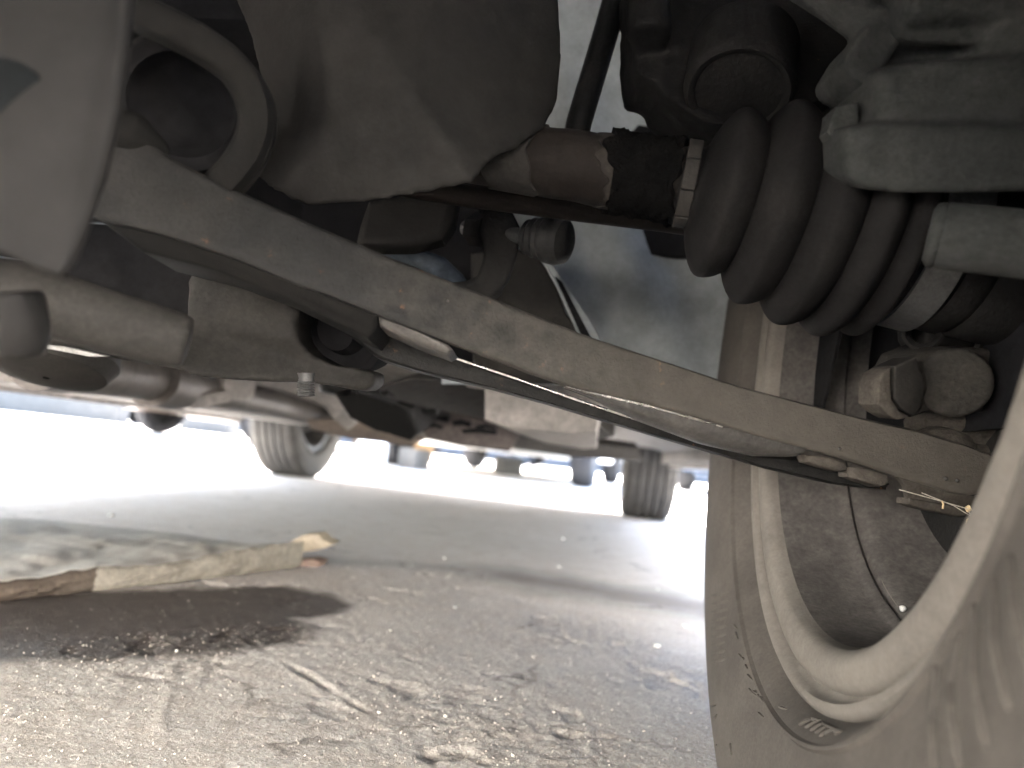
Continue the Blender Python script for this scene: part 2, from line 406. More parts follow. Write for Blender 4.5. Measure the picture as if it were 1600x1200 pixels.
def ground_material():
    m = bpy.data.materials.new('worn_concrete'); m.use_nodes = True
    nt = m.node_tree; N = nt.nodes; L = nt.links
    p = N['Principled BSDF']; p.inputs['Specular IOR Level'].default_value = 0.25
    geo = N.new('ShaderNodeNewGeometry')
    pos = geo.outputs['Position']
    def noise(s, d=6, r=0.6):
        n = N.new('ShaderNodeTexNoise'); n.inputs['Scale'].default_value = s; n.inputs['Detail'].default_value = d; n.inputs['Roughness'].default_value = r
        L.new(pos, n.inputs['Vector']); return n.outputs[0]
    def ramp(v, a, b, ca=(0, 0, 0), cb=(1, 1, 1)):
        r = N.new('ShaderNodeValToRGB'); r.color_ramp.elements[0].position = a; r.color_ramp.elements[1].position = b
        r.color_ramp.elements[0].color = (*ca, 1); r.color_ramp.elements[1].color = (*cb, 1); L.new(v, r.inputs[0]); return r.outputs[0]
    def mix(f, a, b):
        x = N.new('ShaderNodeMix'); x.data_type = 'RGBA'
        L.new(f, x.inputs[0])
        for s, v in ((6, a), (7, b)):
            if isinstance(v, tuple): x.inputs[s].default_value = (*v, 1)
            else: L.new(v, x.inputs[s])
        return x.outputs[2]
    def math_(op, a, b=None, c=None):
        x = N.new('ShaderNodeMath'); x.operation = op
        for i, v in enumerate((a, b, c)):
            if v is None: continue
            if isinstance(v, (int, float)): x.inputs[i].default_value = v
            else: L.new(v, x.inputs[i])
        return x.outputs[0]
    base = ramp(noise(4, 6), 0.3, 0.72, (0.56, 0.53, 0.49), (0.68, 0.645, 0.60))
    base = mix(ramp(noise(28, 6, 0.7), 0.42, 0.68), base, (0.52, 0.465, 0.41))
    base = mix(ramp(noise(300, 6, 0.8), 0.48, 0.60), base, (0.36, 0.33, 0.295))
    base = mix(ramp(noise(520, 5, 0.8), 0.56, 0.63), base, (0.74, 0.71, 0.67))
    base = mix(ramp(noise(240, 5, 0.8), 0.60, 0.68), base, (0.17, 0.155, 0.14))
    near_dim = N.new('ShaderNodeMapRange'); near_dim.inputs['From Min'].default_value = 0.95; near_dim.inputs['From Max'].default_value = 0.45  # near ground darkened in colour to even out the front light
    L.new(math_('ADD', sepy(N, L, pos), math_('MULTIPLY', math_('SUBTRACT', noise(7, 6, 0.65), 0.5), 0.7)), near_dim.inputs[0])
    sc_ = N.new('ShaderNodeMix'); sc_.data_type = 'RGBA'; sc_.blend_type = 'MULTIPLY'; L.new(near_dim.outputs[0], sc_.inputs[0]); L.new(base, sc_.inputs[6]); sc_.inputs[7].default_value = (0.67, 0.665, 0.655, 1)
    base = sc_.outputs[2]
    # stains and a darker patch: capsule shapes with ragged edges
    sep = N.new('ShaderNodeSeparateXYZ'); L.new(pos, sep.inputs[0])
    def capsule(ax, ay, bx, by, rad, soft, nz, ns):
        vx = math_('SUBTRACT', sep.outputs[0], ax); vy = math_('SUBTRACT', sep.outputs[1], ay)
        dx, dy = bx - ax, by - ay; q = dx * dx + dy * dy
        t = math_('DIVIDE', math_('ADD', math_('MULTIPLY', vx, dx), math_('MULTIPLY', vy, dy)), q)
        cl = N.new('ShaderNodeClamp'); L.new(t, cl.inputs[0]); t = cl.outputs[0]
        ex = math_('SUBTRACT', vx, math_('MULTIPLY', t, dx)); ey = math_('SUBTRACT', vy, math_('MULTIPLY', t, dy))
        dd = math_('SQRT', math_('ADD', math_('MULTIPLY', ex, ex), math_('MULTIPLY', ey, ey)))
        dd = math_('ADD', dd, math_('MULTIPLY', math_('SUBTRACT', noise(ns, 5, 0.6), 0.5), nz))
        r = N.new('ShaderNodeMapRange'); r.inputs['From Min'].default_value = rad + soft; r.inputs['From Max'].default_value = rad - soft
        L.new(dd, r.inputs[0]); return r.outputs[0]
    wet = math_('MAXIMUM', capsule(-0.62, 0.40, -0.315, 0.735, 0.072, 0.010, 0.05, 22), capsule(-0.42, 0.52, -0.31, 0.615, 0.074, 0.012, 0.05, 25))
    base = mix(math_('MULTIPLY', wet, 0.93), base, ramp(noise(60, 5), 0.35, 0.7, (0.03, 0.023, 0.020), (0.055, 0.043, 0.038)))
    oil = capsule(-0.10, 1.08, 0.22, 1.02, 0.075, 0.06, 0.12, 12)
    base = mix(math_('MULTIPLY', oil, 0.75), base, (0.14, 0.13, 0.12))
    vor = N.new('ShaderNodeTexVoronoi'); vor.feature = 'DISTANCE_TO_EDGE'; vor.inputs['Scale'].default_value = 3.1
    wv = N.new('ShaderNodeVectorMath'); wv.operation = 'ADD'; L.new(pos, wv.inputs[0])
    wn_ = N.new('ShaderNodeTexNoise'); wn_.inputs['Scale'].default_value = 9; wn_.inputs['Detail'].default_value = 6; L.new(pos, wn_.inputs['Vector'])
    ws = N.new('ShaderNodeVectorMath'); ws.operation = 'SCALE'; ws.inputs['Scale'].default_value = 0.16; L.new(wn_.outputs[1], ws.inputs[0]); L.new(ws.outputs[0], wv.inputs[1])
    L.new(wv.outputs[0], vor.inputs['Vector'])
    ck = ramp(vor.outputs[0], 0.002, 0.009, (1, 1, 1), (0, 0, 0))
    base = mix(math_('MULTIPLY', ck, ramp(noise(6, 4), 0.48, 0.6)), base, (0.14, 0.125, 0.11))
    soft_patch = capsule(-0.36, 1.0, -0.22, 1.08, 0.02, 0.03, 0.08, 20)  # soft darker patch beside the cardboard corner
    base = mix(math_('MULTIPLY', soft_patch, 0.45), base, (0.15, 0.14, 0.13))
    L.new(base, p.inputs['Base Color'])
    rr = N.new('ShaderNodeMapRange'); rr.inputs['To Min'].default_value = 0.92; rr.inputs['To Max'].default_value = 0.62
    L.new(wet, rr.inputs[0]); L.new(rr.outputs[0], p.inputs['Roughness'])
    b1 = N.new('ShaderNodeBump'); b1.inputs['Strength'].default_value = 0.8; b1.inputs['Distance'].default_value = 0.0022
    L.new(math_('ADD', noise(450, 6, 0.75), math_('MULTIPLY', noise(160, 5, 0.75), 0.5)), b1.inputs['Height'])
    L.new(b1.outputs[0], p.inputs['Normal'])
    return m
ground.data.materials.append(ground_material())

# ------------------------------------------------------------------ the car
CX, CY = -0.51, 1.579
car = thing('car', (CX, CY, 0), 'car whose dusty underside fills the upper half, standing over the concrete on four wheels', 'car')

# body shell (sides with wheel arches, bonnet, cabin, bumpers)
def side_outline(x):
    pts = []
    def arch(cy, r=0.335):
        return [(cy + r * math.cos(a), 0.265 + r * math.sin(a)) for a in np.linspace(math.radians(192), math.radians(-12), 15)]
    o = [(-0.30, 0.50), (-0.10, 0.42)] + arch(0.351)[2:] + [(0.72, 0.195), (2.44, 0.195)] + arch(2.807) + [(3.32, 0.30), (3.36, 0.55), (3.33, 0.86), (2.9, 0.92), (0.45, 0.90), (-0.15, 0.80), (-0.36, 0.62)]
    return [Vector((x, y, z)) for y, z in o]
bm = join(bm_prism(side_outline(0.285), Vector((-0.02, 0, 0)), 0.006, 2), bm_prism(side_outline(-1.325), Vector((0.02, 0, 0)), 0.006, 2),
          bm_prism([Vector((-1.30, y, z)) for y, z in ((-0.355, 0.62), (-0.15, 0.80), (0.48, 0.90), (0.48, 0.88), (-0.15, 0.78), (-0.33, 0.60))], Vector((1.56, 0, 0))),
          bm_prism([Vector((-1.30, y, z)) for y, z in ((3.30, 0.36), (3.36, 0.56), (3.33, 0.86), (3.29, 0.86), (3.31, 0.56), (3.26, 0.36))], Vector((1.56, 0, 0))),
          bm_prism([Vector((-1.25, y, z)) for y, z in ((0.48, 0.90), (1.10, 1.38), (1.35, 1.44), (2.35, 1.44), (2.75, 1.36), (3.30, 0.90))], Vector((1.46, 0, 0)), 0.03, 3))
obj('body', bm, M['body'], car, 'silver painted body shell', sharp=30)
for x in (0.212, -1.265):
    pts = [Vector((x, y, z)) for y, z in ((0.62, 0.94), (1.13, 1.34), (1.38, 1.39), (2.32, 1.39), (2.68, 1.32), (3.1, 0.94))]
    obj('window', bm_prism(pts, Vector((0.013, 0, 0)), 0.003, 1), M['glass'], car)
# engine bay: everything above and between, dark with grime
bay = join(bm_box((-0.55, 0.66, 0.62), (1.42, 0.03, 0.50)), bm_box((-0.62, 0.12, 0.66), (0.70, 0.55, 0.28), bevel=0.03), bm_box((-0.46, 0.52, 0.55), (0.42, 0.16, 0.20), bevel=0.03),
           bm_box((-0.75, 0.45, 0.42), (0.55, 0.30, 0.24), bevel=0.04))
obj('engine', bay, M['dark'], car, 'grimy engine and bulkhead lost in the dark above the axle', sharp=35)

# unseen block across the nose, added to keep front light off upper parts
rad = obj('nose_blocker', bm_box((-0.52, -0.29, 0.57), (1.48, 0.05, 0.50), bevel=0.012), M['dark'], car, 'unseen block across the open nose, added to shade the upper parts')
obj('tank', bm_box((-0.52, -0.29, 0.315), (1.50, 0.07, 0.045), bevel=0.012), M['black'], rad)  # lower strip of the added blocker, sets its bottom edge

# floor pan with ribs, rails and sills
rows = []
for y in np.linspace(0.70, 3.30, 60):
    row = []
    for x in np.linspace(-1.29, 0.26, 60):
        z = 0.248 + 0.012 * max(-1, min(1, 3 * math.sin(x * 21))) * (0.5 + 0.5 * math.tanh(4 * math.sin(y * 4.2)))
        z += 0.09 * math.exp(-((x + 0.51) / 0.11) ** 4)
        if y > 2.35: z += 0.10 * min(1, (y - 2.35) / 0.25)
        row.append((x, y, z))
    rows.append(row)
obj('floor_pan', bm_sheet(rows, off=Vector((0, 0, 0.012))), M['floor'], car, 'ribbed floor pan coated in dust')
for x in (-1.275, 0.235):
    obj('sill', bm_prism([Vector((x + a, 0.72, b)) for a, b in ((-0.03, 0.26), (-0.03, 0.206), (-0.004, 0.206), (-0.004, 0.193), (0.004, 0.193), (0.004, 0.206), (0.06, 0.215), (0.06, 0.26))], Vector((0, 1.72, 0)), 0.002, 1), M['floor'], car)
for x in (-1.02, -0.06):
    obj('floor_rail', bm_prism([Vector((x + a, 0.70, b)) for a, b in ((-0.06, 0.26), (-0.055, 0.208), (-0.03, 0.203), (0.03, 0.203), (0.055, 0.208), (0.06, 0.26))], Vector((0, 1.65, 0)), 0.004, 2), M['floor'], car)
obj('rear_valance', bm_box((-0.52, 3.22, 0.33), (1.5, 0.05, 0.14), bevel=0.015), M['floor'], car)
obj('fuel_tank', cast(join(bm_box((-0.32, 2.1, 0.245), (0.60, 0.50, 0.085), bevel=0.02), bm_box((-0.3, 2.1, 0.225), (0.4, 0.32, 0.06), bevel=0.02)), 0.01, 6), M['floor'], car, 'rounded fuel tank under the rear floor')
obj('rear_axle', join(bm_tube([(-1.16, 2.72, 0.27), (0.12, 2.72, 0.27)], 0.032), bm_prism([Vector((0.03, 2.30, 0.235)), Vector((0.03, 2.36, 0.205)), Vector((0.03, 2.80, 0.235)), Vector((0.03, 2.80, 0.30)), Vector((0.03, 2.35, 0.29))], Vector((0.06, 0, 0)), 0.01),
                      bm_prism([Vector((-1.12, 2.30, 0.235)), Vector((-1.12, 2.36, 0.205)), Vector((-1.12, 2.80, 0.235)), Vector((-1.12, 2.80, 0.30)), Vector((-1.12, 2.35, 0.29))], Vector((0.06, 0, 0)), 0.01)), M['knuckle'], car)
ex = obj('exhaust_pipe', bm_tube([W(60, 560, 0.62), W(160, 578, 0.75), W(300, 603, 1.0), W(420, 628, 1.35), W(500, 650, 1.75), (-0.55, 2.3, 0.25)], [0.028, 0.027, 0.026, 0.026, 0.028, 0.03], 20), M['exhaust'], car, 'pale exhaust pipe running back under the floor')
obj('clamp', bm_tube([W(236, 590, 0.86), W(276, 600, 0.94)], [0.034, 0.034], 20), M['exhaust'], ex)
obj('exhaust_bracket', bm_prism(WL([(488, 610, 1.1), (512, 605, 1.1), (556, 660, 1.25), (540, 672, 1.25), (520, 655, 1.2)]), CF * 0.03, 0.004), M['floor'], car)
obj('heat_shield', bm_prism(WL([(476, 655, 1.5), (580, 655, 1.7), (660, 688, 1.95), (640, 697, 1.95), (545, 686, 1.75), (485, 672, 1.55)]), Vector((0, 0.10, 0.012)), 0.004), M['heat'], car, 'orange brown heat shield edge')
obj('underfloor_panel', bm_prism(WL([(585, 606, 0.72), (640, 590, 0.72), (740, 592, 0.75), (850, 622, 0.85), (930, 660, 1.0), (960, 682, 1.05), (925, 692, 1.05), (840, 672, 0.95), (735, 652, 0.9), (660, 633, 0.85), (600, 622, 0.78)]), Vector((0, 0.12, 0.03)), 0.006), M['pale_bracket'], car, 'pale grey stamped panel under the floor')
pan = obj('rusty_sheet', bm_prism(WL([(652, 630, 1.05), (735, 650, 1.1), (800, 672, 1.15), (806, 690, 1.15), (795, 706, 1.15), (720, 697, 1.1), (668, 687, 1.05), (655, 668, 1.05)]), Vector((0, 0.10, 0.02)), 0.004), M['rusty'], car, 'reddish rusted sheet with ragged slots')
for (x0, y0, x1, y1) in ((662, 647, 700, 656), (705, 655, 735, 664), (742, 662, 775, 668), (668, 661, 690, 667), (720, 668, 776, 676)):
    obj('slot', bm_prism(WL([(x0, y0 + 3, 1.045), ((x0 + x1) / 2, y0, 1.045), (x1, y0 + 5, 1.06), (x1 - 3, y1 + 3, 1.06), ((x0 + x1) / 2, y1, 1.045), (x0 + 4, y1 + 1, 1.045)]), Vector((0, 0.012, 0))), M['dark'], pan)
obj('jacking_rail', bm_prism(WL([(800, 672, 1.2), (925, 690, 1.35), (1000, 700, 1.5), (1005, 722, 1.5), (900, 715, 1.3), (800, 700, 1.2)]), Vector((0, 0.25, 0.02)), 0.008), M['pale_bracket'], car)
obj('exhaust_box', bm_prism(WL([(520, 615, 0.85), (590, 615, 0.85), (640, 640, 0.9), (655, 675, 0.95), (640, 690, 0.95), (585, 672, 0.95), (545, 655, 0.9)]), Vector((0, 0.12, 0.03)), 0.006), M['knuckle'], car)

for k_, (x, z) in enumerate(((-0.22, 0.226), (-0.245, 0.224), (-0.80, 0.222))):
    ln = obj('brake_line', bm_tube([(x + 0.012 * math.sin(y * 5 + k_), y, z + 0.004 * math.sin(y * 9 + k_)) for y in np.linspace(0.72, 2.5, 24)], 0.0045, 8), M['knuckle'], car)
    for y in (0.95, 1.35, 1.75, 2.15):
        obj('clip', bm_box((x + 0.012 * math.sin(y * 5 + k_), y, z - 0.001), (0.026, 0.014, 0.012), bevel=0.003), M['black'], ln)
for x, y in ((-0.36, 0.95), (-0.66, 1.1), (-0.9, 0.92), (-0.34, 1.5), (-0.75, 1.6), (-1.12, 1.2), (-0.15, 1.2), (-0.9, 2.0)):
    obj('grommet', bm_lathe((x, y, 0.240), (0, 0, -1), [(-0.01, 0.03), (0.0, 0.03), (0.006, 0.026), (0.003, 0.018), (0.002, 0.002)], 20), M['black'], car)
for y in (1.02, 1.78):
    obj('cross_brace', bm_prism([Vector((-1.24, y + a, b)) for a, b in ((-0.05, 0.255), (-0.045, 0.222), (-0.02, 0.214), (0.02, 0.214), (0.045, 0.222), (0.05, 0.255))], Vector((0.70, 0, 0)), 0.003), M['floor'], car)

# ------------------------------------------------------------------ wheels
LIP = Vector((0.1094, 0.3513, 0.2654))
NAX = Vector((0.999, 0.0, -0.039)).normalized()
def flat(bm, z=0.0015):
    for v in bm.verts:
        if v.co.z < z:
            k = z - v.co.z
            v.co.z = z
            v.co.x += (-1 if v.co.x < 0.18 else 1) * k * 0.25
    return bm
tyre_in = [(0.010, 0.168), (0.004, 0.1815), (-0.001, 0.1842), (-0.0055, 0.1875), (-0.0088, 0.1905), (-0.0105, 0.1928), (-0.0128, 0.1936), (-0.0132, 0.1950), (-0.0112, 0.1962), (-0.0125, 0.2030),
           (-0.0155, 0.215), (-0.0175, 0.228), (-0.0184, 0.240), (-0.0184, 0.252), (-0.0172, 0.264), (-0.0145, 0.2735), (-0.0095, 0.2805), (-0.0010, 0.2852), (0.012, 0.2872)]
def tread(w, R):
    out = []
    g = [0.028, 0.058, 0.088, 0.118]
    for c in g:
        out += [(c - 0.0045, R), (c - 0.003, R - 0.007), (c + 0.003, R - 0.007), (c + 0.0045, R)]
    return out
tyre_prof = tyre_in + tread(0.14, 0.288) + [(0.146 - a, r) for a, r in tyre_in[::-1]]
rim_prof = [(0.0065, 0.1830), (0.0025, 0.1838), (-0.0012, 0.1828), (-0.0028, 0.1805), (-0.0022, 0.1780), (0.0004, 0.1765), (0.0034, 0.1753), (0.0038, 0.1740), (0.0013, 0.1728), (-0.0002, 0.1700), (-0.0010, 0.1655), (-0.0008, 0.1615), (0.0004, 0.1588),
            (0.0028, 0.1572), (0.0065, 0.1560), (0.020, 0.1550), (0.0425, 0.1540), (0.0450, 0.1520), (0.0465, 0.1505), (0.0485, 0.1500), (0.0505, 0.1515), (0.0530, 0.1480), (0.060, 0.1450), (0.098, 0.1435), (0.106, 0.137), (0.110, 0.125), (0.105, 0.10), (0.100, 0.07), (0.102, 0.03), (0.102, 0.002),
            (0.108, 0.002), (0.112, 0.125), (0.118, 0.150), (0.136, 0.182), (0.130, 0.184), (0.125, 0.170), (0.06, 0.152), (0.012, 0.172)]
REF = Vector((0, 1, 0))
def nib(i, s, r, th):
    return s + 0.0005 * math.sin(3 * th + i) , r + 0.0004 * math.sin(5 * th + 2 * i)
front = obj('wheel', bm_lathe(LIP, NAX, rim_prof, 160, closed=True, ref=REF, wob=nib), M['rim'], car, 'front wheel with tan dust on its rim', sharp=50, origin=LIP + NAX * 0.07)
obj('barrel', bm_lathe(LIP, NAX, [(0.0085, 0.1548), (0.020, 0.1538), (0.0420, 0.1528), (0.0446, 0.1510), (0.0463, 0.1493), (0.0485, 0.1487), (0.0505, 0.1505), (0.0530, 0.1470), (0.060, 0.1440), (0.0965, 0.1420), (0.1035, 0.1365), (0.107, 0.125), (0.102, 0.10), (0.098, 0.07)], 160, ref=REF), M['barrel'], front, 'brown dusty inside of the rim', sharp=50)
tyre = obj('tyre', flat(bm_lathe(LIP, NAX, tyre_prof, 200, closed=True, ref=REF)), M['tyre'], front, 'dusty front tyre with worn raised markings', sharp=22)
sh = []
for th in np.linspace(math.radians(-22), math.radians(202), 40): sh.append(LIP + NAX * 0.060 + Vector((0, math.cos(th), 0)) * 0.1415 + Vector((0.039, 0, 0.999)) * math.sin(th) * 0.1415)
sh2 = [LIP + NAX * 0.030 + Vector((0, math.cos(th), 0)) * 0.1515 + Vector((0.039, 0, 0.999)) * math.sin(th) * 0.1515 for th in np.linspace(math.radians(-24), math.radians(68), 24)]
obj('rear_shade_plate', bm_prism(sh2, NAX * 0.002), M['dark'], front, 'added dark plate standing for shade at the rear of the wheel inside')  # dark plate put in to carry the shade behind the hub
obj('shade_plate', bm_prism(sh, NAX * 0.002), M['dark'], front, 'added dark half disc standing for shade inside the wheel')  # added to darken the upper inside of the wheel
obj('brake_disc', bm_lathe(LIP, NAX, [(0.072, 0.03), (0.072, 0.118), (0.088, 0.118), (0.088, 0.03)], 64, closed=True), M['knuckle'], front)

E1 = Vector((0, 1, 0)); E2 = NAX.cross(E1) * -1
if E2.z < 0: E2 = -E2
def tyre_surface_a(r):
    rr = [q[1] for q in tyre_in]; aa = [q[0] for q in tyre_in]
    return float(np.interp(r, rr[1:], aa[1:]))
def on_tyre(r, th, lift=0.0):
    return LIP + NAX * (tyre_surface_a(r) - lift) + (E1 * math.cos(th) + E2 * math.sin(th)) * r
def px_to_tyre(px, py):
    q = CF + CR * ((px - 800) / FPX) + CU * ((600 - py) / FPX)
    a = -0.012
    for _ in range(6):
        s = ((LIP + NAX * a) - CAM).dot(NAX) / q.dot(NAX)
        v = CAM + q * s - LIP
        r = math.hypot(v.dot(E1), v.dot(E2)); th = math.atan2(v.dot(E2), v.dot(E1)); a = tyre_surface_a(r)
    return r, th
def stroke(pxs, w, h):
    """a raised bar moulded on the sidewall through the surveyed points"""
    q = [px_to_tyre(*p) for p in pxs]
    Q = []
    for i in range(len(q) - 1):
        for k in range(6):
            t = k / 6; Q.append((q[i][0] * (1 - t) + q[i + 1][0] * t, q[i][1] * (1 - t) + q[i + 1][1] * t))
    Q.append(q[-1])
    bm = bmesh.new(); R = []
    for i, (r, th) in enumerate(Q):
        j = min(i + 1, len(Q) - 1); k = max(i - 1, 0)
        d = on_tyre(*Q[j]) - on_tyre(*Q[k]); sdir = d.cross(NAX).normalized()
        c = on_tyre(r, th)
        e = 0.6 if i in (0, len(Q) - 1) else 1
        R.append([bm.verts.new(c + sdir * a * w * e - NAX * l * h * e) for a, l in ((-1, -0.5), (-0.65, 1), (0.65, 1), (1, -0.5))])
    for i in range(len(R) - 1):
        for k in range(3): bm.faces.new((R[i][k], R[i][k + 1], R[i + 1][k + 1], R[i + 1][k]))
    bm.faces.new(R[0]); bm.faces.new(R[-1])
    bmesh.ops.recalc_face_normals(bm, faces=bm.faces)
    return bm
for pts in (((1466, 1040), (1460, 1110), (1466, 1230)), ((1492, 985), (1488, 1070), (1502, 1200)), ((1524, 945), (1524, 1050), (1546, 1170)), ((1553, 905), (1556, 1010), (1580, 1110)), ((1580, 870), (1590, 960), (1615, 1050))):
    obj('sidewall_rib', stroke(pts, 0.0016, 0.0016), M['tyre'], tyre)
# worn raised lettering: only its strokes can still be made out
def zp(u, v): return (1080 + u * 0.225, 930 + v * 0.225)
marks = [((860, 860), (765, 905)), ((895, 870), (805, 925)), ((930, 885), (840, 945)), ((965, 905), (875, 960)), ((1000, 920), (905, 985)), ((1030, 935), (945, 970)),
         ((860, 860), (900, 872)), ((925, 885), (1025, 935)), ((1055, 945), (1015, 965))]
for a, b in marks: obj('raised_mark', stroke((zp(*a), zp(*b)), 0.0008, 0.0017), M['tyre'], tyre)
small = [((690, 690), (650, 700)), ((705, 710), (625, 745)), ((650, 700), (600, 720)), ((720, 735), (680, 765)), ((735, 750), (700, 775)), ((640, 620), (655, 640)), ((610, 590), (640, 625)), ((590, 520), (605, 550)), ((570, 470), (578, 485)), ((545, 445), (560, 465)), ((740, 800), (755, 812)), ((660, 640), (690, 690)), ((625, 690), (660, 750)),
         ((500, 240), (520, 270)), ((515, 290), (530, 340)), ((470, 815), (505, 850)), ((150, 770), (175, 760)), ((165, 860), (180, 830)), ((160, 960), (180, 1040)), ((275, 1030), (285, 1110))]
for a, b in small: obj('raised_mark', stroke((zp(*a), zp(*b)), 0.0006, 0.0010), M['tyre'], tyre)
for k in range(9):
    y = 930 + k * 13
    obj('raised_mark', stroke(((1111 + (k % 2), y), (1133, y - 5)), 0.0011, 0.0004), M['tyre'], tyre)

# rear wheels: built once, copied to the other side
def rear_wheel(x, sgn):
    c = Vector((x, 2.807, 0.283)); ax = Vector((sgn, 0, 0))
    prof = [(0.0, 0.182), (-0.004, 0.178), (0.002, 0.172), (0.004, 0.160), (0.04, 0.150), (0.10, 0.145), (0.108, 0.12), (0.104, 0.03), (0.104, 0.001), (0.112, 0.001), (0.118, 0.15), (0.13, 0.182), (0.12, 0.17), (0.05, 0.156), (0.01, 0.172)]
    w = obj('wheel', bm_lathe(c - ax * 0.0725, ax, prof, 64, closed=True), M['zinc'], car, origin=c)
    w['label'] = 'rear wheel under the %s side of the tail' % ('near' if x > 0 else 'far')
    bm = bm_lathe(c - ax * 0.0725, ax, [(a, r - 0.001) for a, r in tyre_prof], 96, closed=True)
    for v in bm.verts: v.co.z = max(v.co.z, 0.001)
    obj('tyre', bm, M['rear_tyre'], w)
    obj('brake_drum', bm_lathe(c - ax * 0.0725, ax, [(0.03, 0.001), (0.03, 0.09), (0.04, 0.1), (0.09, 0.1), (0.09, 0.001)], 40, closed=True), M['knuckle'], w)
    return w
rear_wheel(0.19, 1)
rear_wheel(-1.21, -1)
# far front wheel, mostly hidden
c = Vector((-1.21, 0.351, 0.283)); ax = Vector((-1, 0, 0))
fw2 = obj('wheel', bm_lathe(c - ax * 0.0725, ax, rim_prof, 64, closed=True), M['rim'], car, origin=c)
bm = bm_lathe(c - ax * 0.0725, ax, [(a, r - 0.001) for a, r in tyre_prof], 80, closed=True)
for v in bm.verts: v.co.z = max(v.co.z, 0.001)
obj('tyre', bm, M['tyre'], fw2)

# ------------------------------------------------------------------ suspension and drive, nearest to the lens
def lerp_pts(pts, n):
    """resamples a (px, py, d) polyline"""
    P = np.array(pts, float); s = np.r_[0, np.cumsum(np.hypot(*np.diff(P[:, :2], axis=0).T))]
    t = np.linspace(0, s[-1], n)
    return [tuple(np.interp(tt, s, P[:, k]) for k in range(3)) for tt in t]

# control arm: a pressed channel; front flange, rolled lower lip, web and rear leaf
top = [(110, 150, .258), (187, 191, .262), (270, 247, .266), (337, 281, .269), (487, 349, .276), (600, 397, .283), (762, 462, .293), (912, 522, .302), (1100, 584, .312), (1150, 601, .314), (1337, 650, .322), (1435, 672, .327), (1520, 697, .331), (1559, 716, .333)]
bot = [(90, 318, .253), (146, 337, .256), (262, 367, .260), (375, 405, .265), (469, 446, .270), (500, 455, .272), (631, 507, .279), (710, 537, .285), (822, 579, .293), (894, 605, .298), (1000, 628, .304), (1100, 655, .310), (1187, 681, .314), (1326, 717, .321), (1405, 744, .325), (1487, 770, .329), (1532, 777, .331), (1557, 752, .333)]
T = lerp_pts(top, 60); Bt = lerp_pts(bot, 60)
rows = []
back = Vector((-0.10, 0.99, -0.02)).normalized()
for k in range(60):
    a, b = W(*T[k]), W(*Bt[k])
    row = []
    # section from the hidden rear of the top web, round the upper edge, down the flange, round the lower edge
    row.append(a + back * 0.030)
    row.append(a + back * 0.010)
    row.append(a + back * 0.0016)
    for t in (0.05, 0.12, 0.3, 0.5, 0.7, 0.86, 0.95): row.append(a.lerp(b, t) - back * 0.0006 * math.sin(math.pi * t))
    row.append(b + back * 0.0010)
    row.append(b + back * 0.0035 + (b - a).normalized() * 0.0002)
    rows.append(row)
bm = bm_sheet(rows, off=back * 0.0022)
arm = obj('control_arm', bm, M['arm'], car, 'dusty grey pressed steel control arm crossing the view, rust specked near its outer end', sharp=50)
# underside web near the inner pivot
am = M['arm'].copy(); am.name = 'arm_steel_lit_outer_end'  # paler outer end: the light falling there is put into the colour
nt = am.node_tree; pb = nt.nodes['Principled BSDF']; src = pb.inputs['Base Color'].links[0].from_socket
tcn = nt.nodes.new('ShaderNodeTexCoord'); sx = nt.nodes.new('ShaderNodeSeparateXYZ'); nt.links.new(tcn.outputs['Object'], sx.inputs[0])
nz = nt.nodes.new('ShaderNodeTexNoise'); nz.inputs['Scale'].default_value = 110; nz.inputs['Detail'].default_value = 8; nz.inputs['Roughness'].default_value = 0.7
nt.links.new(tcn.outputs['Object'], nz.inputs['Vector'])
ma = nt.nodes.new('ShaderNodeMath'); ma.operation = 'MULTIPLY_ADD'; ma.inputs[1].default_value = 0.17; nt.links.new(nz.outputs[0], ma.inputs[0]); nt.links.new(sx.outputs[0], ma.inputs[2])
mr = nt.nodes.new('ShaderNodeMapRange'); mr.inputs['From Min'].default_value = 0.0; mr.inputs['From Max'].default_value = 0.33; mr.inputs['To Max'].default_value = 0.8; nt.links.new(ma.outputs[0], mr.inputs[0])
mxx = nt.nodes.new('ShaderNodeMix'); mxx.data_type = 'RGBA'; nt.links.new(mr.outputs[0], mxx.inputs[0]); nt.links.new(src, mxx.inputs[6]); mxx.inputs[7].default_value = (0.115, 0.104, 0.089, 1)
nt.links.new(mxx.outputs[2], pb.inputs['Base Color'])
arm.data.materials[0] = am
for (x_, y_, d_, r_) in ((1478, 748, .328, .0011), (1496, 751, .329, .0010), (700, 470, .286, .0006), (845, 540, .297, .0006), (1312, 701, .319, .0008)):
    obj('grit_spot', pebble_like(W(x_, y_, d_ - 0.0004), r_), M['pale_bracket'], arm)
obj('web', bm_prism(WL([(150, 340, .262), (262, 368, .262), (375, 406, .267), (500, 457, .274), (590, 492, .279), (587, 515, .284), (575, 530, .285), (520, 503, .282), (430, 458, .277), (330, 420, .272), (220, 392, .266)]), back * 0.03, 0.002), M['strap'], arm, 'shaded underside of the arm')  # darker steel than the flange, so its shade is in the colour
obj('lip', bm_prism(WL([(590, 493, .281), (640, 511, .282), (700, 538, .287), (708, 547, .288), (698, 554, .288), (640, 532, .286), (592, 510, .284)]), back * 0.022, 0.003), M['arm_edge'], arm, 'end of the inner lip, its highlight put into paler steel')
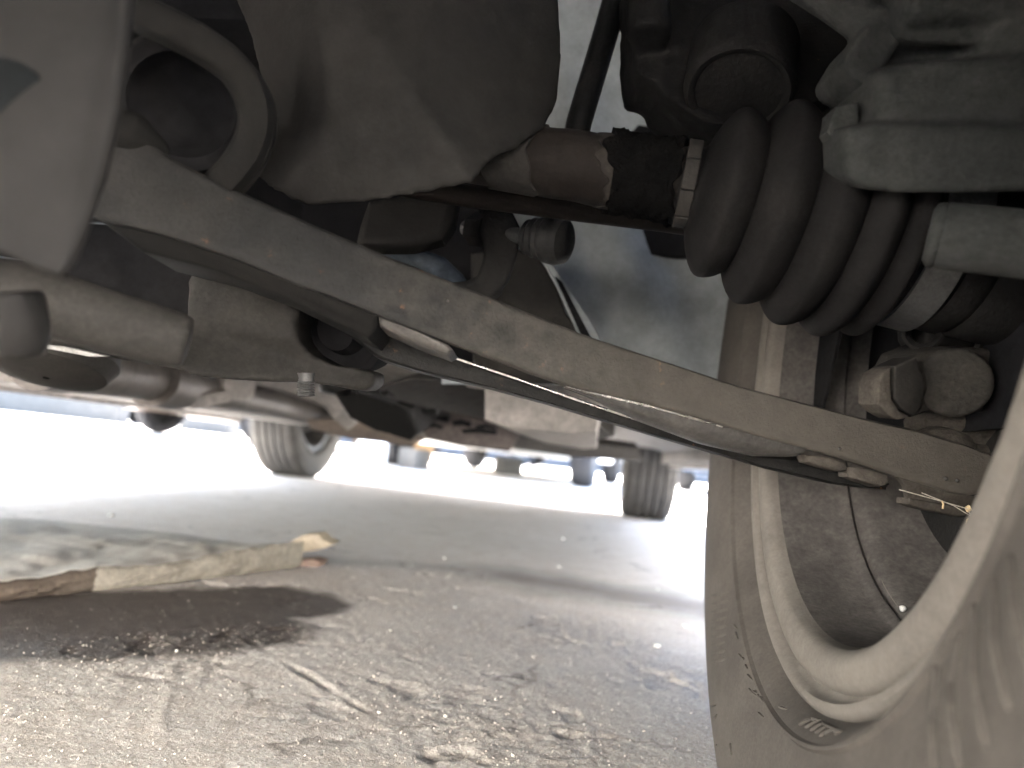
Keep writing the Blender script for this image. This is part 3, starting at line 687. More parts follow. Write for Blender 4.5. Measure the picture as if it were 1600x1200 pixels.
# rolled lower lip that catches the light
Lt = lerp_pts([(885, 601, .300), (940, 614, .303), (1000, 628, .306), (1100, 656, .311), (1187, 682, .315), (1262, 701, .319)], 30)
Lb = lerp_pts([(880, 603, .304), (930, 622, .307), (1000, 655, .311), (1100, 692, .316), (1185, 712, .320), (1240, 713, .323)], 30)
rows = []
for k in range(30):
    a, b = W(*Lt[k]) + back * 0.0015, W(*Lb[k]) + back * 0.004
    rows.append([a.lerp(b, t) - back * 0.0028 * math.sin(math.pi * t) - Vector((0, 0, 0.001)) * math.sin(math.pi * t) for t in np.linspace(0, 1, 9)])
obj('lip', bm_sheet(rows, off=back * 0.006), M['arm_edge'], arm, 'smooth rolled lower lip', sharp=60)
# rear leaf
Ft = lerp_pts([(560, 492, .322), (640, 530, .325), (710, 560, .328), (800, 590, .332), (900, 625, .336), (1000, 658, .340), (1100, 690, .344), (1180, 713, .348), (1258, 716, .350), (1386, 757, .354)], 50)
Fb = lerp_pts([(540, 520, .322), (590, 560, .325), (651, 579, .328), (760, 604, .332), (860, 631, .336), (970, 664, .340), (1100, 702, .344), (1200, 731, .348), (1300, 755, .351), (1384, 766, .354)], 50)
rows = []
for k in range(50):
    a, b = W(*Ft[k]), W(*Fb[k])
    rows.append([a + back * 0.02, a, a - back * 0.0016, a.lerp(b, 0.15) , a.lerp(b, 0.5), a.lerp(b, 0.9), b - back * 0.0012, b, b + back * 0.01])
obj('rear_leaf', bm_sheet(rows, off=back * 0.002 + Vector((0, 0, 0.001))), M['arm'], arm, 'thin dark rear leaf with a bright edge', sharp=40)
obj('edge', bm_tube([W(*p) - back * 0.0016 for p in Ft[7:34]], 0.00055, 6), M['glint_edge'], arm, 'bright bead standing for the glint on the rear leaf')  # glint built as a bright bead
obj('edge', bm_tube([W(*p) + back * 0.0006 - Vector((0, 0, 0.0006)) for p in Lt[:20]], [0.0007 * math.sin(math.pi * (i + 1) / 21) + 0.0001 for i in range(20)], 6), M['glint_edge'], arm, 'bright bead standing for the glint on the rolled lip')
for pts in ([(1258, 710, .322), (1290, 712, .323), (1322, 722, .324), (1326, 734, .324), (1312, 737, .324), (1262, 722, .322)],
            [(1324, 728, .325), (1350, 730, .325), (1388, 742, .326), (1391, 756, .326), (1374, 761, .326), (1326, 745, .325)]):
    obj('nut', bm_prism(WL(pts), back * 0.012, 0.0016, 3), M['tan'], arm)
tab = obj('ball_joint_bracket', bm_prism(WL([(1403, 744, .327), (1487, 769, .331), (1530, 776, .333), (1545, 790, .335), (1525, 802, .335), (1460, 792, .333), (1419, 782, .330), (1415, 760, .328)]), back * 0.004, 0.0008), M['tan'], arm)
obj('nut', bm_prism(WL([(1421, 778, .329), (1470, 786, .331), (1520, 796, .333), (1535, 804, .334), (1500, 808, .334), (1440, 795, .331), (1420, 787, .329)]), back * 0.012, 0.001), M['tan'], arm)
# ball joint: dome and folded boot
c = W(1470, 700, 0.347)
obj('ball_joint', bm_lathe(c - Vector((0, 0, 0.006)), (0, 0, 1), [(0.0, 0.0165), (0.008, 0.0150), (0.013, 0.0115), (0.016, 0.006), (0.0168, 0.001)], 32, caps=True), M['tan'], arm, 'tan crusted ball joint')
c = W(1505, 690, 0.358)
obj('ball_joint_boot', bm_lathe(c - Vector((0, 0, 0.012)), (0.05, 0, 1), [(0.0, 0.021), (0.003, 0.024), (0.006, 0.0245), (0.009, 0.022), (0.010, 0.019), (0.012, 0.021), (0.016, 0.027), (0.019, 0.0275), (0.022, 0.026), (0.024, 0.020)], 40, caps=True), M['tan'], car, 'brown dusty ball joint boot')

# knuckle: pinch bolt, its boss and dark castings behind
body_pts = [(1428, 562, .318), (1470, 545, .32), (1530, 545, .322), (1590, 548, .325), (1596, 646, .325), (1500, 645, .32), (1452, 644, .318), (1425, 654, .315), (1412, 640, .315), (1414, 590, .315)]
kn = obj('steering_knuckle', cast(join(bm_tube(WL([(1420, 515, .345), (1560, 500, .345), (1650, 520, .34)]), 0.014), bm_tube(WL([(1575, 330, .35), (1590, 640, .345)]), 0.018), bm_tube([W(1600, 470, .335), W(1760, 480, .335)], 0.034)), 0.0022, 5, 0.0004, 160), M['knuckle'], car, 'dirty cast steering knuckle at the wheel hub', sharp=50)
obj('clevis', bm_prism(WL(body_pts), CF * 0.03 + CU * 0.004, 0.0025, 3), M['kn_block'], kn, 'angular block with a round cap')
obj('cap', bm_lathe(W(1488, 597, .319), -(W(1488, 597, .319) - CAM).normalized() + Vector((0.16, 0, -0.03)), [(-0.004, 0.0152), (0.0038, 0.0152), (0.0052, 0.0147), (0.0060, 0.0136), (0.0062, 0.008), (0.0058, 0.001)], 40, caps=True), M['kn_block'], kn, 'round cracked grey cap')
ax = (W(1400, 607, .300) - W(1450, 600, .314)).normalized()
hexc = W(1432, 603, .309)
bolt = obj('hex_bolt', bm_prism(WL([(1432, 557, .307), (1420, 562, .306), (1398, 572, .305), (1397, 622, .304), (1408, 638, .305), (1428, 650, .307), (1440, 640, .308), (1446, 600, .309)]), CF * 0.02, 0.0012), M['bracket'], kn, 'worn hexagon bolt head')
obj('washer', bm_prism(WL([(1393, 574, .305), (1378, 583, .304), (1372, 600, .303), (1372, 632, .302), (1385, 645, .303), (1404, 656, .304), (1424, 652, .306), (1405, 640, .3045), (1394, 624, .3035)]), CF * 0.018, 0.0012), M['tan'], kn)
for (x, y, rx) in ((1442, 520, 0.0085), (1505, 535, 0.008)):
    p = W(x, y, .336); a_ = (CAM - p).normalized()
    obj('hole_rim', bm_lathe(p, a_, [(0, rx), (0.004, rx), (0.005, rx * 0.85), (0.003, rx * 0.6), (-0.006, rx * 0.55)], 24), M['knuckle'], kn)

# drive shaft with rubber boot
S0, S1 = W(720, 233, .352), W(1062, 285, .335)
ax = (S1 - S0).normalized(); LS = (S1 - S0).length
def shaft_w(i, s, r, th):
    return s, r * (1 + 0.012 * math.sin(3 * th + s * 300) + 0.01 * math.sin(7 * th + i))
ds = obj('drive_shaft', bm_lathe(S0, ax, [(LS * t, 0.0152 + 0.0022 * t) for t in np.linspace(0, 1, 24)], 48, wob=shaft_w, caps=True), M['shaft'], car, 'rusty brown drive shaft', sharp=60)
def tar_w(i, s, r, th):
    rag = 0.004 * math.sin(2 * th + 1.3) + 0.0022 * math.sin(5 * th) + 0.0015 * math.sin(11 * th + 2)
    rg = 0.0006 * math.sin(9 * th + i * 1.7) + 0.0004 * math.sin(17 * th + i * 2.9)
    if i <= 1: s += rag
    if i >= 18: s += 0.0012 * math.sin(6 * th) + 0.0008 * math.sin(13 * th)
    return s, r + rg
n_ = 21
tp = [(LS * 0.70, 0.0150)] + [(LS * (0.70 + 0.285 * t), 0.0191 + 0.0004 * math.sin(t * 17) + (0.0016 if t > 0.93 else 0)) for t in np.linspace(0.02, 1, n_ - 2)] + [(LS * 0.992, 0.015)]
obj('underseal_band', bm_lathe(S0, ax, tp, 72, wob=tar_w), M['tar'], ds, 'ragged black underseal on the shaft', sharp=60)
obj('pale_band', bm_lathe(S0, ax, [(LS * 0.665, 0.0163), (LS * 0.668, 0.0173), (LS * 0.76, 0.0176), (LS * 0.765, 0.0165)], 90, wob=lambda i, s, r, th: (s + (0.004 * math.sin(2 * th + 1.0) + 0.0016 * math.sin(7 * th) + 0.0009 * math.sin(15 * th + 1) if i < 2 else 0), r)), M['pale_ring'], ds, 'pale worn ring beside the black underseal', sharp=60)
def band_w(i, s, r, th):
    return s, r
obj('pale_band', bm_lathe(S0, ax, [(LS * 0.14, 0.0160), (LS * 0.145, 0.0166), (LS * 0.36, 0.0170), (LS * 0.365, 0.0160)], 64, wob=lambda i, s, r, th: (s + 0.0025 * math.sin(2 * th) + 0.0008 * math.sin(7 * th), r)), M['bracket'], ds, 'pale worn collar on the shaft')
S1 = W(1062, 289, .335)
BA = (W(1440, 377, .326) - S1).normalized()
crest = [(.0195, .0388), (.0405, .0465), (.0610, .0515), (.0790, .0525), (.0940, .0485)]
valley = [(.0080, .0200), (.0300, .0335), (.0510, .0410), (.0705, .0455), (.0870, .0440), (.0990, .0392)]
prof = [(-0.002, 0.0165), (0.0, 0.0182), (0.0065, 0.0184)]
for q_, (cs, cr_) in enumerate(crest):
    (v0, r0), (v1, r1) = valley[q_], valley[q_ + 1]
    for t in (0, 0.12, 0.3, 0.5, 0.7, 0.85): prof.append((v0 + (cs - v0) * t, r0 + (cr_ - r0) * math.sin(t * math.pi / 2) ** 0.85))
    for t in (0, 0.15, 0.3, 0.5, 0.7, 0.88): prof.append((cs + (v1 - cs) * t, r1 + (cr_ - r1) * math.cos(t * math.pi / 2) ** 0.75))
prof += [(.0992, .0390), (.1005, .0392), (.1165, .0392), (.1180, .0385), (.1195, .0370)]
boot = obj('boot', bm_lathe(S1, BA, prof, 96), M['rubber'], ds, 'black ribbed rubber boot', sharp=75)
# segmented small clamp
REFZ = Vector((0, 0, 1))
bma = ax.orthogonal()
def clamp_piece(th0, th1, s0, s1, r0, r1):
    bm = bmesh.new(); a = (REFZ - ax * REFZ.dot(ax)).normalized(); b = ax.cross(a); n = 6; R = []
    for i in range(n + 1):
        th = th0 + (th1 - th0) * i / n; dr = a * math.cos(th) + b * math.sin(th)
        R.append([bm.verts.new(S0 + ax * (LS * s) + dr * r) for s, r in ((s0, r0), (s0, r1), (s1, r1), (s1, r0))])
    for i in range(n):
        for k in range(4): bm.faces.new((R[i][k], R[i][(k + 1) % 4], R[i + 1][(k + 1) % 4], R[i + 1][k]))
    bm.faces.new(R[0]); bm.faces.new(R[-1]); bmesh.ops.recalc_face_normals(bm, faces=bm.faces)
    bmesh.ops.bevel(bm, geom=bm.edges[:], offset=0.0004, segments=1, affect='EDGES')
    return bm
for k in range(9):
    th = k * 2 * math.pi / 9
    obj('clamp_segment', clamp_piece(th + 0.012, th + 2 * math.pi / 9 - 0.012, 1.005, 1.065, 0.0175, 0.0197 + 0.0006 * (k % 3)), M['bracket'], ds)
obj('clamp', bm_lathe(S1, BA, [(.1015, .0388), (.1015, .0410), (.1155, .0410), (.1155, .0388)], 80, closed=True), M['zinc'], ds, 'dull metal clamp band')
aim = CAM + CU * 0.14 - (S1 + BA * .105); a0 = (REFZ - BA * REFZ.dot(BA)).normalized(); b0 = BA.cross(a0)
thc = math.atan2(aim.dot(b0), aim.dot(a0))
buck = bm_lathe(S1, BA, [(.0995, .0400), (.0995, .0445), (.1175, .0445), (.1175, .0400)], 60, closed=True, ref=(a0 * math.cos(thc) + b0 * math.sin(thc)))
bmesh.ops.delete(buck, geom=[v for v in buck.verts if (v.co - S1 - BA * (v.co - S1).dot(BA)).normalized().dot(a0 * math.cos(thc) + b0 * math.sin(thc)) < 0.955], context='VERTS')
bmesh.ops.holes_fill(buck, edges=buck.edges)
obj('clamp_buckle', buck, M['zinc'], ds)
obj('joint_housing', bm_lathe(S1, BA, [(.1160, .0375), (.119, .0385), (.128, .0388), (.131, .0372), (.134, .0385), (.160, .0380), (.168, .033), (.172, .016)], 64, caps=True), M['knuckle'], ds, 'brown constant velocity joint housing', sharp=50)
obj('tie_rod', bm_tube(WL([(600, 285, .40), (730, 306, .40), (900, 328, .395), (1040, 345, .39), (1200, 368, .385)]), 0.0062, 16), M['shaft'], car, 'thin brown tie rod behind the drive shaft')

# anti-roll link
link = obj('stabiliser_link', join(bm_tube(WL([(985, -90, .45), (950, 40, .442), (905, 190, .434), (880, 300, .428), (872, 352, .425)]), [0.0078, 0.0078, 0.0078, 0.0075, 0.0072], 12)), M['black'], car, 'slim dark stabiliser link rod')
c = W(866, 376, .42)
a_ = (W(900, 382, .408) - W(800, 368, .43)).normalized()
obj('joint_cup', bm_lathe(c - a_ * 0.004, a_, [(-0.002, 0.0125), (0.0, 0.0138), (0.006, 0.0140), (0.011, 0.0125), (0.013, 0.009), (0.0135, 0.003)], 32, caps=True), M['black'], link)
obj('joint_boot', bm_lathe(c - a_ * 0.004, a_, [(-0.016, 0.0085), (-0.014, 0.0105), (-0.012, 0.0098), (-0.010, 0.0118), (-0.007, 0.0112), (-0.005, 0.0125), (-0.001, 0.0118)], 32, caps=True), M['black'], link)
obj('stud', bm_lathe(c - a_ * 0.024, a_, [(-0.042, 0.0042), (-0.040, 0.0046)] + [(-0.040 + 0.0012 * k, 0.0046 if k % 2 else 0.0041) for k in range(1, 28)] + [(0.009, 0.0048), (0.010, 0.0075), (0.014, 0.0078)], 20, caps=True), M['zinc'], link)
obj('nut', bm_lathe(c - a_ * 0.0545, a_, [(-0.006, 0.0092), (-0.005, 0.0102), (0.004, 0.0102), (0.006, 0.0115), (0.007, 0.0115)], 6, caps=True), M['knuckle'], link)
obj('stabiliser_bar', cast(join(bm_prism(WL([(756, 330, .432), (775, 318, .432), (800, 328, .432), (814, 356, .432), (808, 398, .432), (794, 440, .434), (765, 470, .436), (735, 484, .44), (742, 440, .436), (756, 400, .433), (750, 360, .432)]), CF * 0.011, 0.002), bm_tube(WL([(775, 440, .444), (740, 462, .446), (680, 470, .45), (600, 480, .5)]), [0.009, 0.010, 0.010, 0.010], 14)), 0.0016, 4), M['knuckle'], car, 'flattened dark end of the stabiliser bar')

# panels behind the axle
rows = []
for j, y in enumerate(np.linspace(-140, 600, 38)):
    row = []
    for x in np.linspace(690, 1250, 30):
        d_ = 0.64 + 0.10 * ((x - 950) / 300) ** 2 * (1 if x < 950 else 0.15) + 0.012 * math.sin(x / 55 + y / 210) + 0.02 * math.sin(y / 170 + 0.8) + 0.008 * math.sin(x / 23 - y / 60)
        row.append(W(x, y, d_))
    rows.append(row)
obj('wheel_arch_liner', bm_sheet(rows, off=Vector((0, 0.004, 0))), M['liner'], car, 'pale blue grey wheel arch panel behind the axle', sharp=60)
bk = obj('body_bracket', bm_prism(WL([(735, 395, .57), (800, 385, .565), (840, 400, .56), (868, 440, .56), (885, 490, .56), (935, 540, .56), (935, 600, .56), (740, 600, .57)]), CF * 0.012, 0.003), M['bracket'], car, 'dusty folded bracket')
obj('flange', bm_prism(WL([(838, 388, .552), (856, 398, .552), (935, 520, .55), (950, 560, .55), (915, 545, .55), (872, 450, .552)]), CF * 0.012, 0.002), M['liner'], bk)
obj('seam', bm_prism(WL([(868, 432, .545), (878, 440, .545), (925, 530, .545), (912, 530, .545)]), CF * 0.006), M['dark'], bk)
obj('steering_gaiter', bm_prism(WL([(573, 312, .40), (640, 300, .40), (716, 296, .40), (708, 345, .40), (690, 372, .40), (640, 385, .40), (552, 386, .40), (560, 350, .40)]), CF * 0.03, 0.006), M['housing'], car, 'shadowed grey bracket below the gearbox')
obj('blue_tube', cast(bm_tube(WL([(590, 420, .46), (618, 398, .46), (650, 402, .46), (685, 418, .46), (720, 445, .47)]), [0.006, 0.008, 0.006, 0.008, 0.006], 12), 0.002, 3), M['bluegrey'], car, 'blue grey tube added for a bluish glimpse')  # tube added where only a bluish glimpse shows

# gearbox housing
fv = WL([(330, -90, .34), (392, 60, .335), (425, 190, .33), (362, 255, .325), (430, 300, .305), (482, 326, .300), (600, 313, .295), (742, 290, .29), (764, 258, .30), (805, 234, .315), (850, 206, .33), (872, 160, .345), (877, 80, .355), (866, -90, .37),
         (645, 140, .291), (480, -90, .296), (700, -90, .318), (520, 205, .293), (780, 120, .321), (560, 30, .293)])
ff = [(0, 1, 15), (1, 17, 15), (1, 2, 17), (2, 3, 17), (3, 4, 17), (4, 5, 17), (5, 6, 17), (17, 6, 14), (6, 7, 14), (7, 8, 14), (8, 9, 14), (9, 18, 14), (9, 10, 18), (10, 11, 18), (11, 12, 18), (12, 13, 18), (13, 16, 18), (16, 14, 18), (15, 17, 19), (17, 14, 19), (19, 14, 16), (15, 19, 16)]
obj('gearbox_housing', cast(bm_facet(fv, ff, CF * 0.055 + CU * 0.035), 0.0022, 4, 0.0006, 40), M['housing'], car, 'smooth grey gearbox casting with faint creases', sharp=80)

# inner pivot: curved mount strap around a dark bush
strap = lerp_pts([(180, 0, .235), (250, 32, .24), (310, 62, .243), (362, 98, .246), (396, 145, .25), (402, 195, .254), (385, 240, .258), (340, 292, .270), (280, 330, .285)], 30)
for _ in range(6):
    strap = [strap[0]] + [tuple((strap[i - 1][k] + 2 * strap[i][k] + strap[i + 1][k]) / 4 for k in range(3)) for i in range(1, len(strap) - 1)] + [strap[-1]]
rows = []
for i, p in enumerate(strap):
    q = strap[min(i + 1, 29)]; o_ = strap[max(i - 1, 0)]
    tx, ty = q[0] - o_[0], q[1] - o_[1]; l = math.hypot(tx, ty); nx_, ny_ = -ty / l, tx / l
    rows.append([W(p[0] + nx_ * k, p[1] + ny_ * k, p[2] + dd) for k, dd in ((-27, 0.004), (-22, 0.0008), (-8, 0), (8, 0), (20, 0.0008), (26, 0.004))])
mount = obj('engine_mount', bm_sheet(rows, off=CF * 0.007), M['strap'], car, 'curved grey mount strap around a dark bush', sharp=60)
obj('bush', bm_lathe(W(285, 165, .275), (CAM - W(285, 165, .275)), [(-0.03, 0.026), (0.0, 0.026), (0.004, 0.024), (0.003, 0.019), (-0.004, 0.0175), (-0.012, 0.010), (-0.014, 0.002)], 40, caps=True), M['dark'], mount, 'dark rubber bush', sharp=50)
obj('pivot_sleeve', cast(bm_tube(WL([(150, 200, .264), (215, 215, .267), (262, 240, .272)]), [0.010, 0.0085, 0.003], 20), 0.0012, 6), M['strap'], arm)
# mounting plate close to the lens on the left
pl = obj('mounting_plate', bm_prism(WL([(-140, -140, .175), (208, -140, .182), (198, 40, .181), (182, 170, .179), (154, 290, .176), (126, 370, .173), (104, 422, .171), (86, 434, .170), (62, 428, .170), (0, 400, .169), (-140, 360, .167)]), CF * 0.005 + CU * 0.002, 0.003, 3), M['plate'], car, 'out of focus pale grey mounting plate close to the lens')
pp = W(14, 150, .1728)
obj('hole_disc', bm_lathe(pp, (CAM - pp), [(-0.0006, 0.0085), (0.0003, 0.0085), (0.0007, 0.0078), (0.0004, 0.0066), (0.0003, 0.001)], 24, caps=True), M['hole_disc'], pl, 'dark blue grey disc standing for a shaded hole in the plate')  # dark disc painted as the shade of a hole
obj('gap_filler', bm_prism(WL([(470, 290, .60), (748, 290, .60), (765, 480, .60), (905, 560, .60), (905, 602, .60), (720, 566, .60), (600, 548, .60), (470, 525, .60)]), CF * 0.03, 0.004), M['dark'], car, 'dark filler standing for the unlit gap behind the arm')  # filler sheet, black in place of shade in the gap
obj('dark_filler', cast(bm_prism(WL([(60, 340, .40), (330, 350, .42), (480, 420, .44), (470, 560, .44), (330, 540, .42), (60, 480, .40)]), CF * 0.12, 0.01), 0.004, 4), M['dark'], car, 'black filler standing for the deep shade under the arm')  # filler block added to keep this area black
# subframe tube and bush carrier
obj('subframe', cast(join(bm_tube(WL([(-120, 432, .235), (40, 462, .243), (150, 496, .25), (240, 522, .256), (296, 536, .26)]), [0.0115, 0.0115, 0.0112, 0.0108, 0.0098], 24), bm_prism(WL([(-120, 430, .25), (100, 470, .255), (260, 545, .27), (200, 560, .275), (60, 535, .262), (-120, 520, .255)]), CF * 0.02)), 0.0018, 8), M['bracket'], car, 'rounded grey subframe tube end', sharp=80)
carrier = [(292, 440, .325), (305, 415, .325), (380, 420, .325), (440, 452, .325), (470, 482, .33), (461, 508, .33), (464, 530, .33), (482, 552, .335), (520, 571, .34), (560, 576, .345), (586, 582, .35), (586, 602, .35), (570, 613, .35), (510, 601, .34), (470, 597, .335), (400, 596, .325), (310, 590, .315), (275, 577, .31), (150, 556, .30), (60, 544, .295), (60, 520, .295), (200, 520, .305), (290, 505, .32)]
cr = obj('bush_carrier', cast(bm_prism(WL(carrier), CF * 0.03), 0.0018, 6, 0.0003, 60), M['bracket'], car, 'grey cast bush carrier with a dark opening', sharp=80)
p0 = W(478, 596, .338); p1 = W(478, 618, .338)
obj('bolt_end', bm_lathe(p0, (p1 - p0), [(-0.004, 0.0042)] + [(0.0006 * k, 0.0043 if k % 2 else 0.0036) for k in range(0, 12)] + [(0.0072, 0.003)], 20, caps=True), M['zinc'], cr, 'threaded bolt end hanging below')
obj('glint_strip', bm_prism(WL([(68, 538, .288), (100, 541, .289), (165, 556, .293), (140, 557, .292), (118, 553, .291), (70, 544, .288)]), CF * 0.004, 0.0004), M['chip'], cr, 'white strip standing for a glint on the carrier edge')  # glint put in as a white strip
bc = W(530, 515, .36)
obj('bush', bm_lathe(bc, (CAM - bc).normalized() + Vector((-0.5, 0, -0.2)), [(-0.02, 0.026), (0.0, 0.025), (0.002, 0.022), (-0.004, 0.014), (0.004, 0.010), (0.004, 0.001)], 32, caps=True), M['dark'], cr)
obj('boss', cast(join(bm_tube(WL([(20, 455, .20), (32, 520, .202), (38, 560, .203)]), [0.0078, 0.0078, 0.0055], 20)), 0.0016, 5), M['plate'], car, 'blurred pale stub below the subframe')
obj('guard', bm_lathe(W(90, 535, .50), (0.1, -0.3, -1), [(0.0, 0.04), (0.012, 0.042), (0.022, 0.036), (0.026, 0.02), (0.027, 0.002)], 40), M['bracket'], car, 'brown round guard')
obj('front_rail', bm_prism(WL([(-160, 560, .8), (0, 575, .85), (140, 588, .9), (300, 620, .95), (300, 640, .95), (130, 612, .9), (0, 598, .85), (-160, 588, .8)]), Vector((0, 0.1, 0.02)), 0.006), M['floor'], car)

# brake caliper, top right: rounded castings
cal = join(bm_box(W(1510, 15, .285), (0.058, 0.045, 0.030), bevel=0.006),
           bm_prism(WL([(1405, -100, .28), (1650, -120, .27), (1660, 70, .265), (1450, 70, .278), (1415, 60, .28), (1400, 30, .282)]), CF * 0.03 + CU * 0.012, 0.003),
           bm_prism(WL([(1376, 110, .272), (1430, 96, .268), (1660, 80, .258), (1660, 215, .256), (1440, 213, .267), (1395, 203, .27), (1374, 175, .272)]), CF * 0.04 + CU * 0.015, 0.004),
           bm_prism(WL([(1330, 200, .268), (1380, 190, .266), (1660, 195, .252), (1660, 302, .25), (1400, 302, .263), (1350, 296, .267), (1326, 275, .269), (1322, 230, .269)]), CF * 0.045 + CU * 0.015, 0.004),
           bm_prism(WL([(1560, -60, .268), (1690, -60, .256), (1690, 292, .250), (1590, 290, .262), (1540, 200, .270)]), CF * 0.04 + CU * 0.015, 0.004),
           bm_prism(WL([(1420, 40, .30), (1680, 20, .285), (1680, 290, .28), (1400, 280, .30)]), CF * 0.03))
cp = obj('brake_caliper', cast(cal, 0.0018, 5, 0.0002, 80), M['caliper'], car, 'rounded bare metal brake caliper', sharp=80)
obj('caliper_ear', cast(join(bm_prism(WL([(1318, 95, .285), (1345, 50, .285), (1400, 0, .288), (1412, 60, .286), (1375, 120, .285), (1372, 142, .284), (1330, 118, .285)]), CF * 0.03), bm_tube(WL([(1240, -40, .30), (1310, 5, .297), (1372, 50, .295)]), 0.0085, 16)), 0.0016, 4), M['caliper'], cp, 'angled lug of the caliper')
for pts in ([(1292, 205, .283), (1308, 165, .284), (1342, 158, .284), (1345, 235, .282), (1305, 226, .283)], [(1307, 222, .281), (1330, 215, .280), (1335, 285, .279), (1312, 272, .280)]):
    obj('pad_plate', bm_prism(WL(pts), CF * 0.02, 0.0012), M['caliper'], cp)
g0, g1 = W(1468, 368, .262), W(1660, 388, .245)
gax = (g1 - g0).normalized()
obj('guide_pin', bm_lathe(g0, gax, [(-0.0040, 0.0015), (-0.0038, 0.0090), (-0.0025, 0.0112), (-0.0005, 0.0119), (0.0005, 0.0113), (0.0015, 0.0119), (0.06, 0.0119)], 40, caps=True), M['caliper'], cp, 'plain round guide pin sleeve', sharp=60)

# strut foot and steering arm with round boss
sa = join(bm_prism(WL([(985, -120, .40), (990, 95, .385), (1000, 118, .38), (1028, 128, .378), (1040, 150, .375), (1075, 175, .372), (1110, 192, .37), (1180, 198, .368), (1240, 180, .368), (1300, 150, .37), (1340, 120, .37), (1400, -120, .39)]), CF * 0.05),
          bm_tube(WL([(1230, 190, .395), (1250, 60, .40), (1260, -120, .41)]), 0.022, 24), bm_tube(WL([(1010, -60, .385), (1015, 60, .375)]), 0.012, 16))
st = obj('strut_foot', cast(sa, 0.0022, 4, 0.0012, 70), M['knuckle'], car, 'dark rough strut foot casting', sharp=80)
p = W(1155, 135, .362); a_ = (CAM - p).normalized() + CU * -1.1 + CR * -0.15
obj('boss', bm_lathe(p, a_, [(-0.03, 0.0275), (0.0, 0.0275), (0.004, 0.0268), (0.0062, 0.0245), (0.0058, 0.0225), (0.0042, 0.0212), (0.0046, 0.012), (0.0048, 0.002)], 48, caps=True), M['knuckle'], st, 'round dished boss', sharp=50)

# ------------------------------------------------------------------ things lying about
# flattened cardboard carton
cf = [(-0.90, 0.20), (-0.51, 0.585), (-0.385, 0.90)]
def card_edge(t):
    P = np.array([(-0.86, 0.30), (-0.66, 0.42), (-0.505, 0.59), (-0.43, 0.76), (-0.372, 0.925)])
    s = np.linspace(0, 1, 5); return Vector((np.interp(t, s, P[:, 0]), np.interp(t, s, P[:, 1]), 0))
def card_back(t):
    P = np.array([(-1.15, 0.62), (-0.98, 0.78), (-0.82, 0.98), (-0.60, 1.02), (-0.40, 0.985)])
    s = np.linspace(0, 1, 5); return Vector((np.interp(t, s, P[:, 0]), np.interp(t, s, P[:, 1]), 0))
from mathutils import noise as mn
card = thing('cardboard', (-0.62, 0.75, 0), 'flattened dusty brown cardboard carton lying on the concrete beside a dark wet stain', 'cardboard')
def ctop(t, v):
    a = card_edge(t).lerp(card_back(t), v)
    e0 = max(0.012, 0.016 + 0.036 * (t - 0.5))
    h = e0 * (1 - v) ** 1.5 + 0.008 * min(1, v * 3) + 0.007 * math.exp(-((t - 0.28) / 0.2) ** 2 - ((v - 0.75) / 0.35) ** 2) + 0.005 * mn.noise(Vector((t * 9, v * 6, 1))) + 0.004 * abs(mn.noise(Vector((t * 22 + v * 8, v * 12, 3)))) + 0.002 * mn.noise(Vector((t * 60, v * 20, 3)))
    h -= 0.010 * max(0, v - 0.8) * 5
    return Vector((a.x, a.y, max(h, 0.004)))
rows = [[ctop(t, v) for t in np.linspace(0, 1, 90)] for v in np.linspace(0.02, 1, 40)]
obj('top_flap', bm_sheet(rows, off=Vector((0, 0, -0.003))), M['card'], card, 'dusty upper sheet', sharp=60)
def fold(t0, t1, n):
  rows = []
  for v in np.linspace(0, 1, 9):
    row = []
    for t in np.linspace(t0, t1, n):
        e = card_edge(t); tp_ = ctop(t, 0.02); outw = Vector((0.55, -0.8, 0)).normalized()
        bulge = 0.006 * math.sin(math.pi * v) + 0.0045 * mn.noise(Vector((t * 46 + v * 5, v * 2, 5))) + 0.0040 * abs(mn.noise(Vector((t * 80 - v * 6, v * 2, 9))))
        row.append(Vector((e.x, e.y, 0)) + outw * bulge + Vector((0, 0, 0.001 + (tp_.z - 0.001) * (1 - v))) )
    rows.append(row)
  return rows
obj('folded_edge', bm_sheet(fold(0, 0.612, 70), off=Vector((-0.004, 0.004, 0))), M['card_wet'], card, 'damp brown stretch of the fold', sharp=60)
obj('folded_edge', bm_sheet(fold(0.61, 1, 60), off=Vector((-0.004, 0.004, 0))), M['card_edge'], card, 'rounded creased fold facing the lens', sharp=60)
rows = [[card_edge(t).lerp(card_back(t), v) + Vector((0, 0, 0.006 + 0.002 * mn.noise(Vector((t * 12, v * 9, 2))))) for t in np.linspace(0, 1, 40)] for v in np.linspace(0.02, 0.98, 20)]
obj('bottom_flap', bm_sheet(rows, off=Vector((0, 0, 0.003))), M['card'], card)
obj('torn_flap', bm_prism([Vector((-0.386, 0.912, 0.034)), Vector((-0.374, 0.925, 0.043)), Vector((-0.358, 0.935, 0.045)), Vector((-0.350, 0.938, 0.038)), Vector((-0.338, 0.945, 0.033)), Vector((-0.348, 0.945, 0.027)), Vector((-0.362, 0.935, 0.022)), Vector((-0.384, 0.915, 0.018))], Vector((0.004, 0.02, 0.003)), 0.0015), M['card_torn'], card, 'pale torn corner')
obj('torn_flap', bm_prism([Vector((-0.380, 0.915, 0.003)), Vector((-0.376, 0.92, 0.010)), Vector((-0.360, 0.935, 0.012)), Vector((-0.350, 0.94, 0.008)), Vector((-0.352, 0.935, 0.002))], Vector((0.003, 0.02, 0.002)), 0.0015), M['card_red'], card, 'reddish torn corner below it')

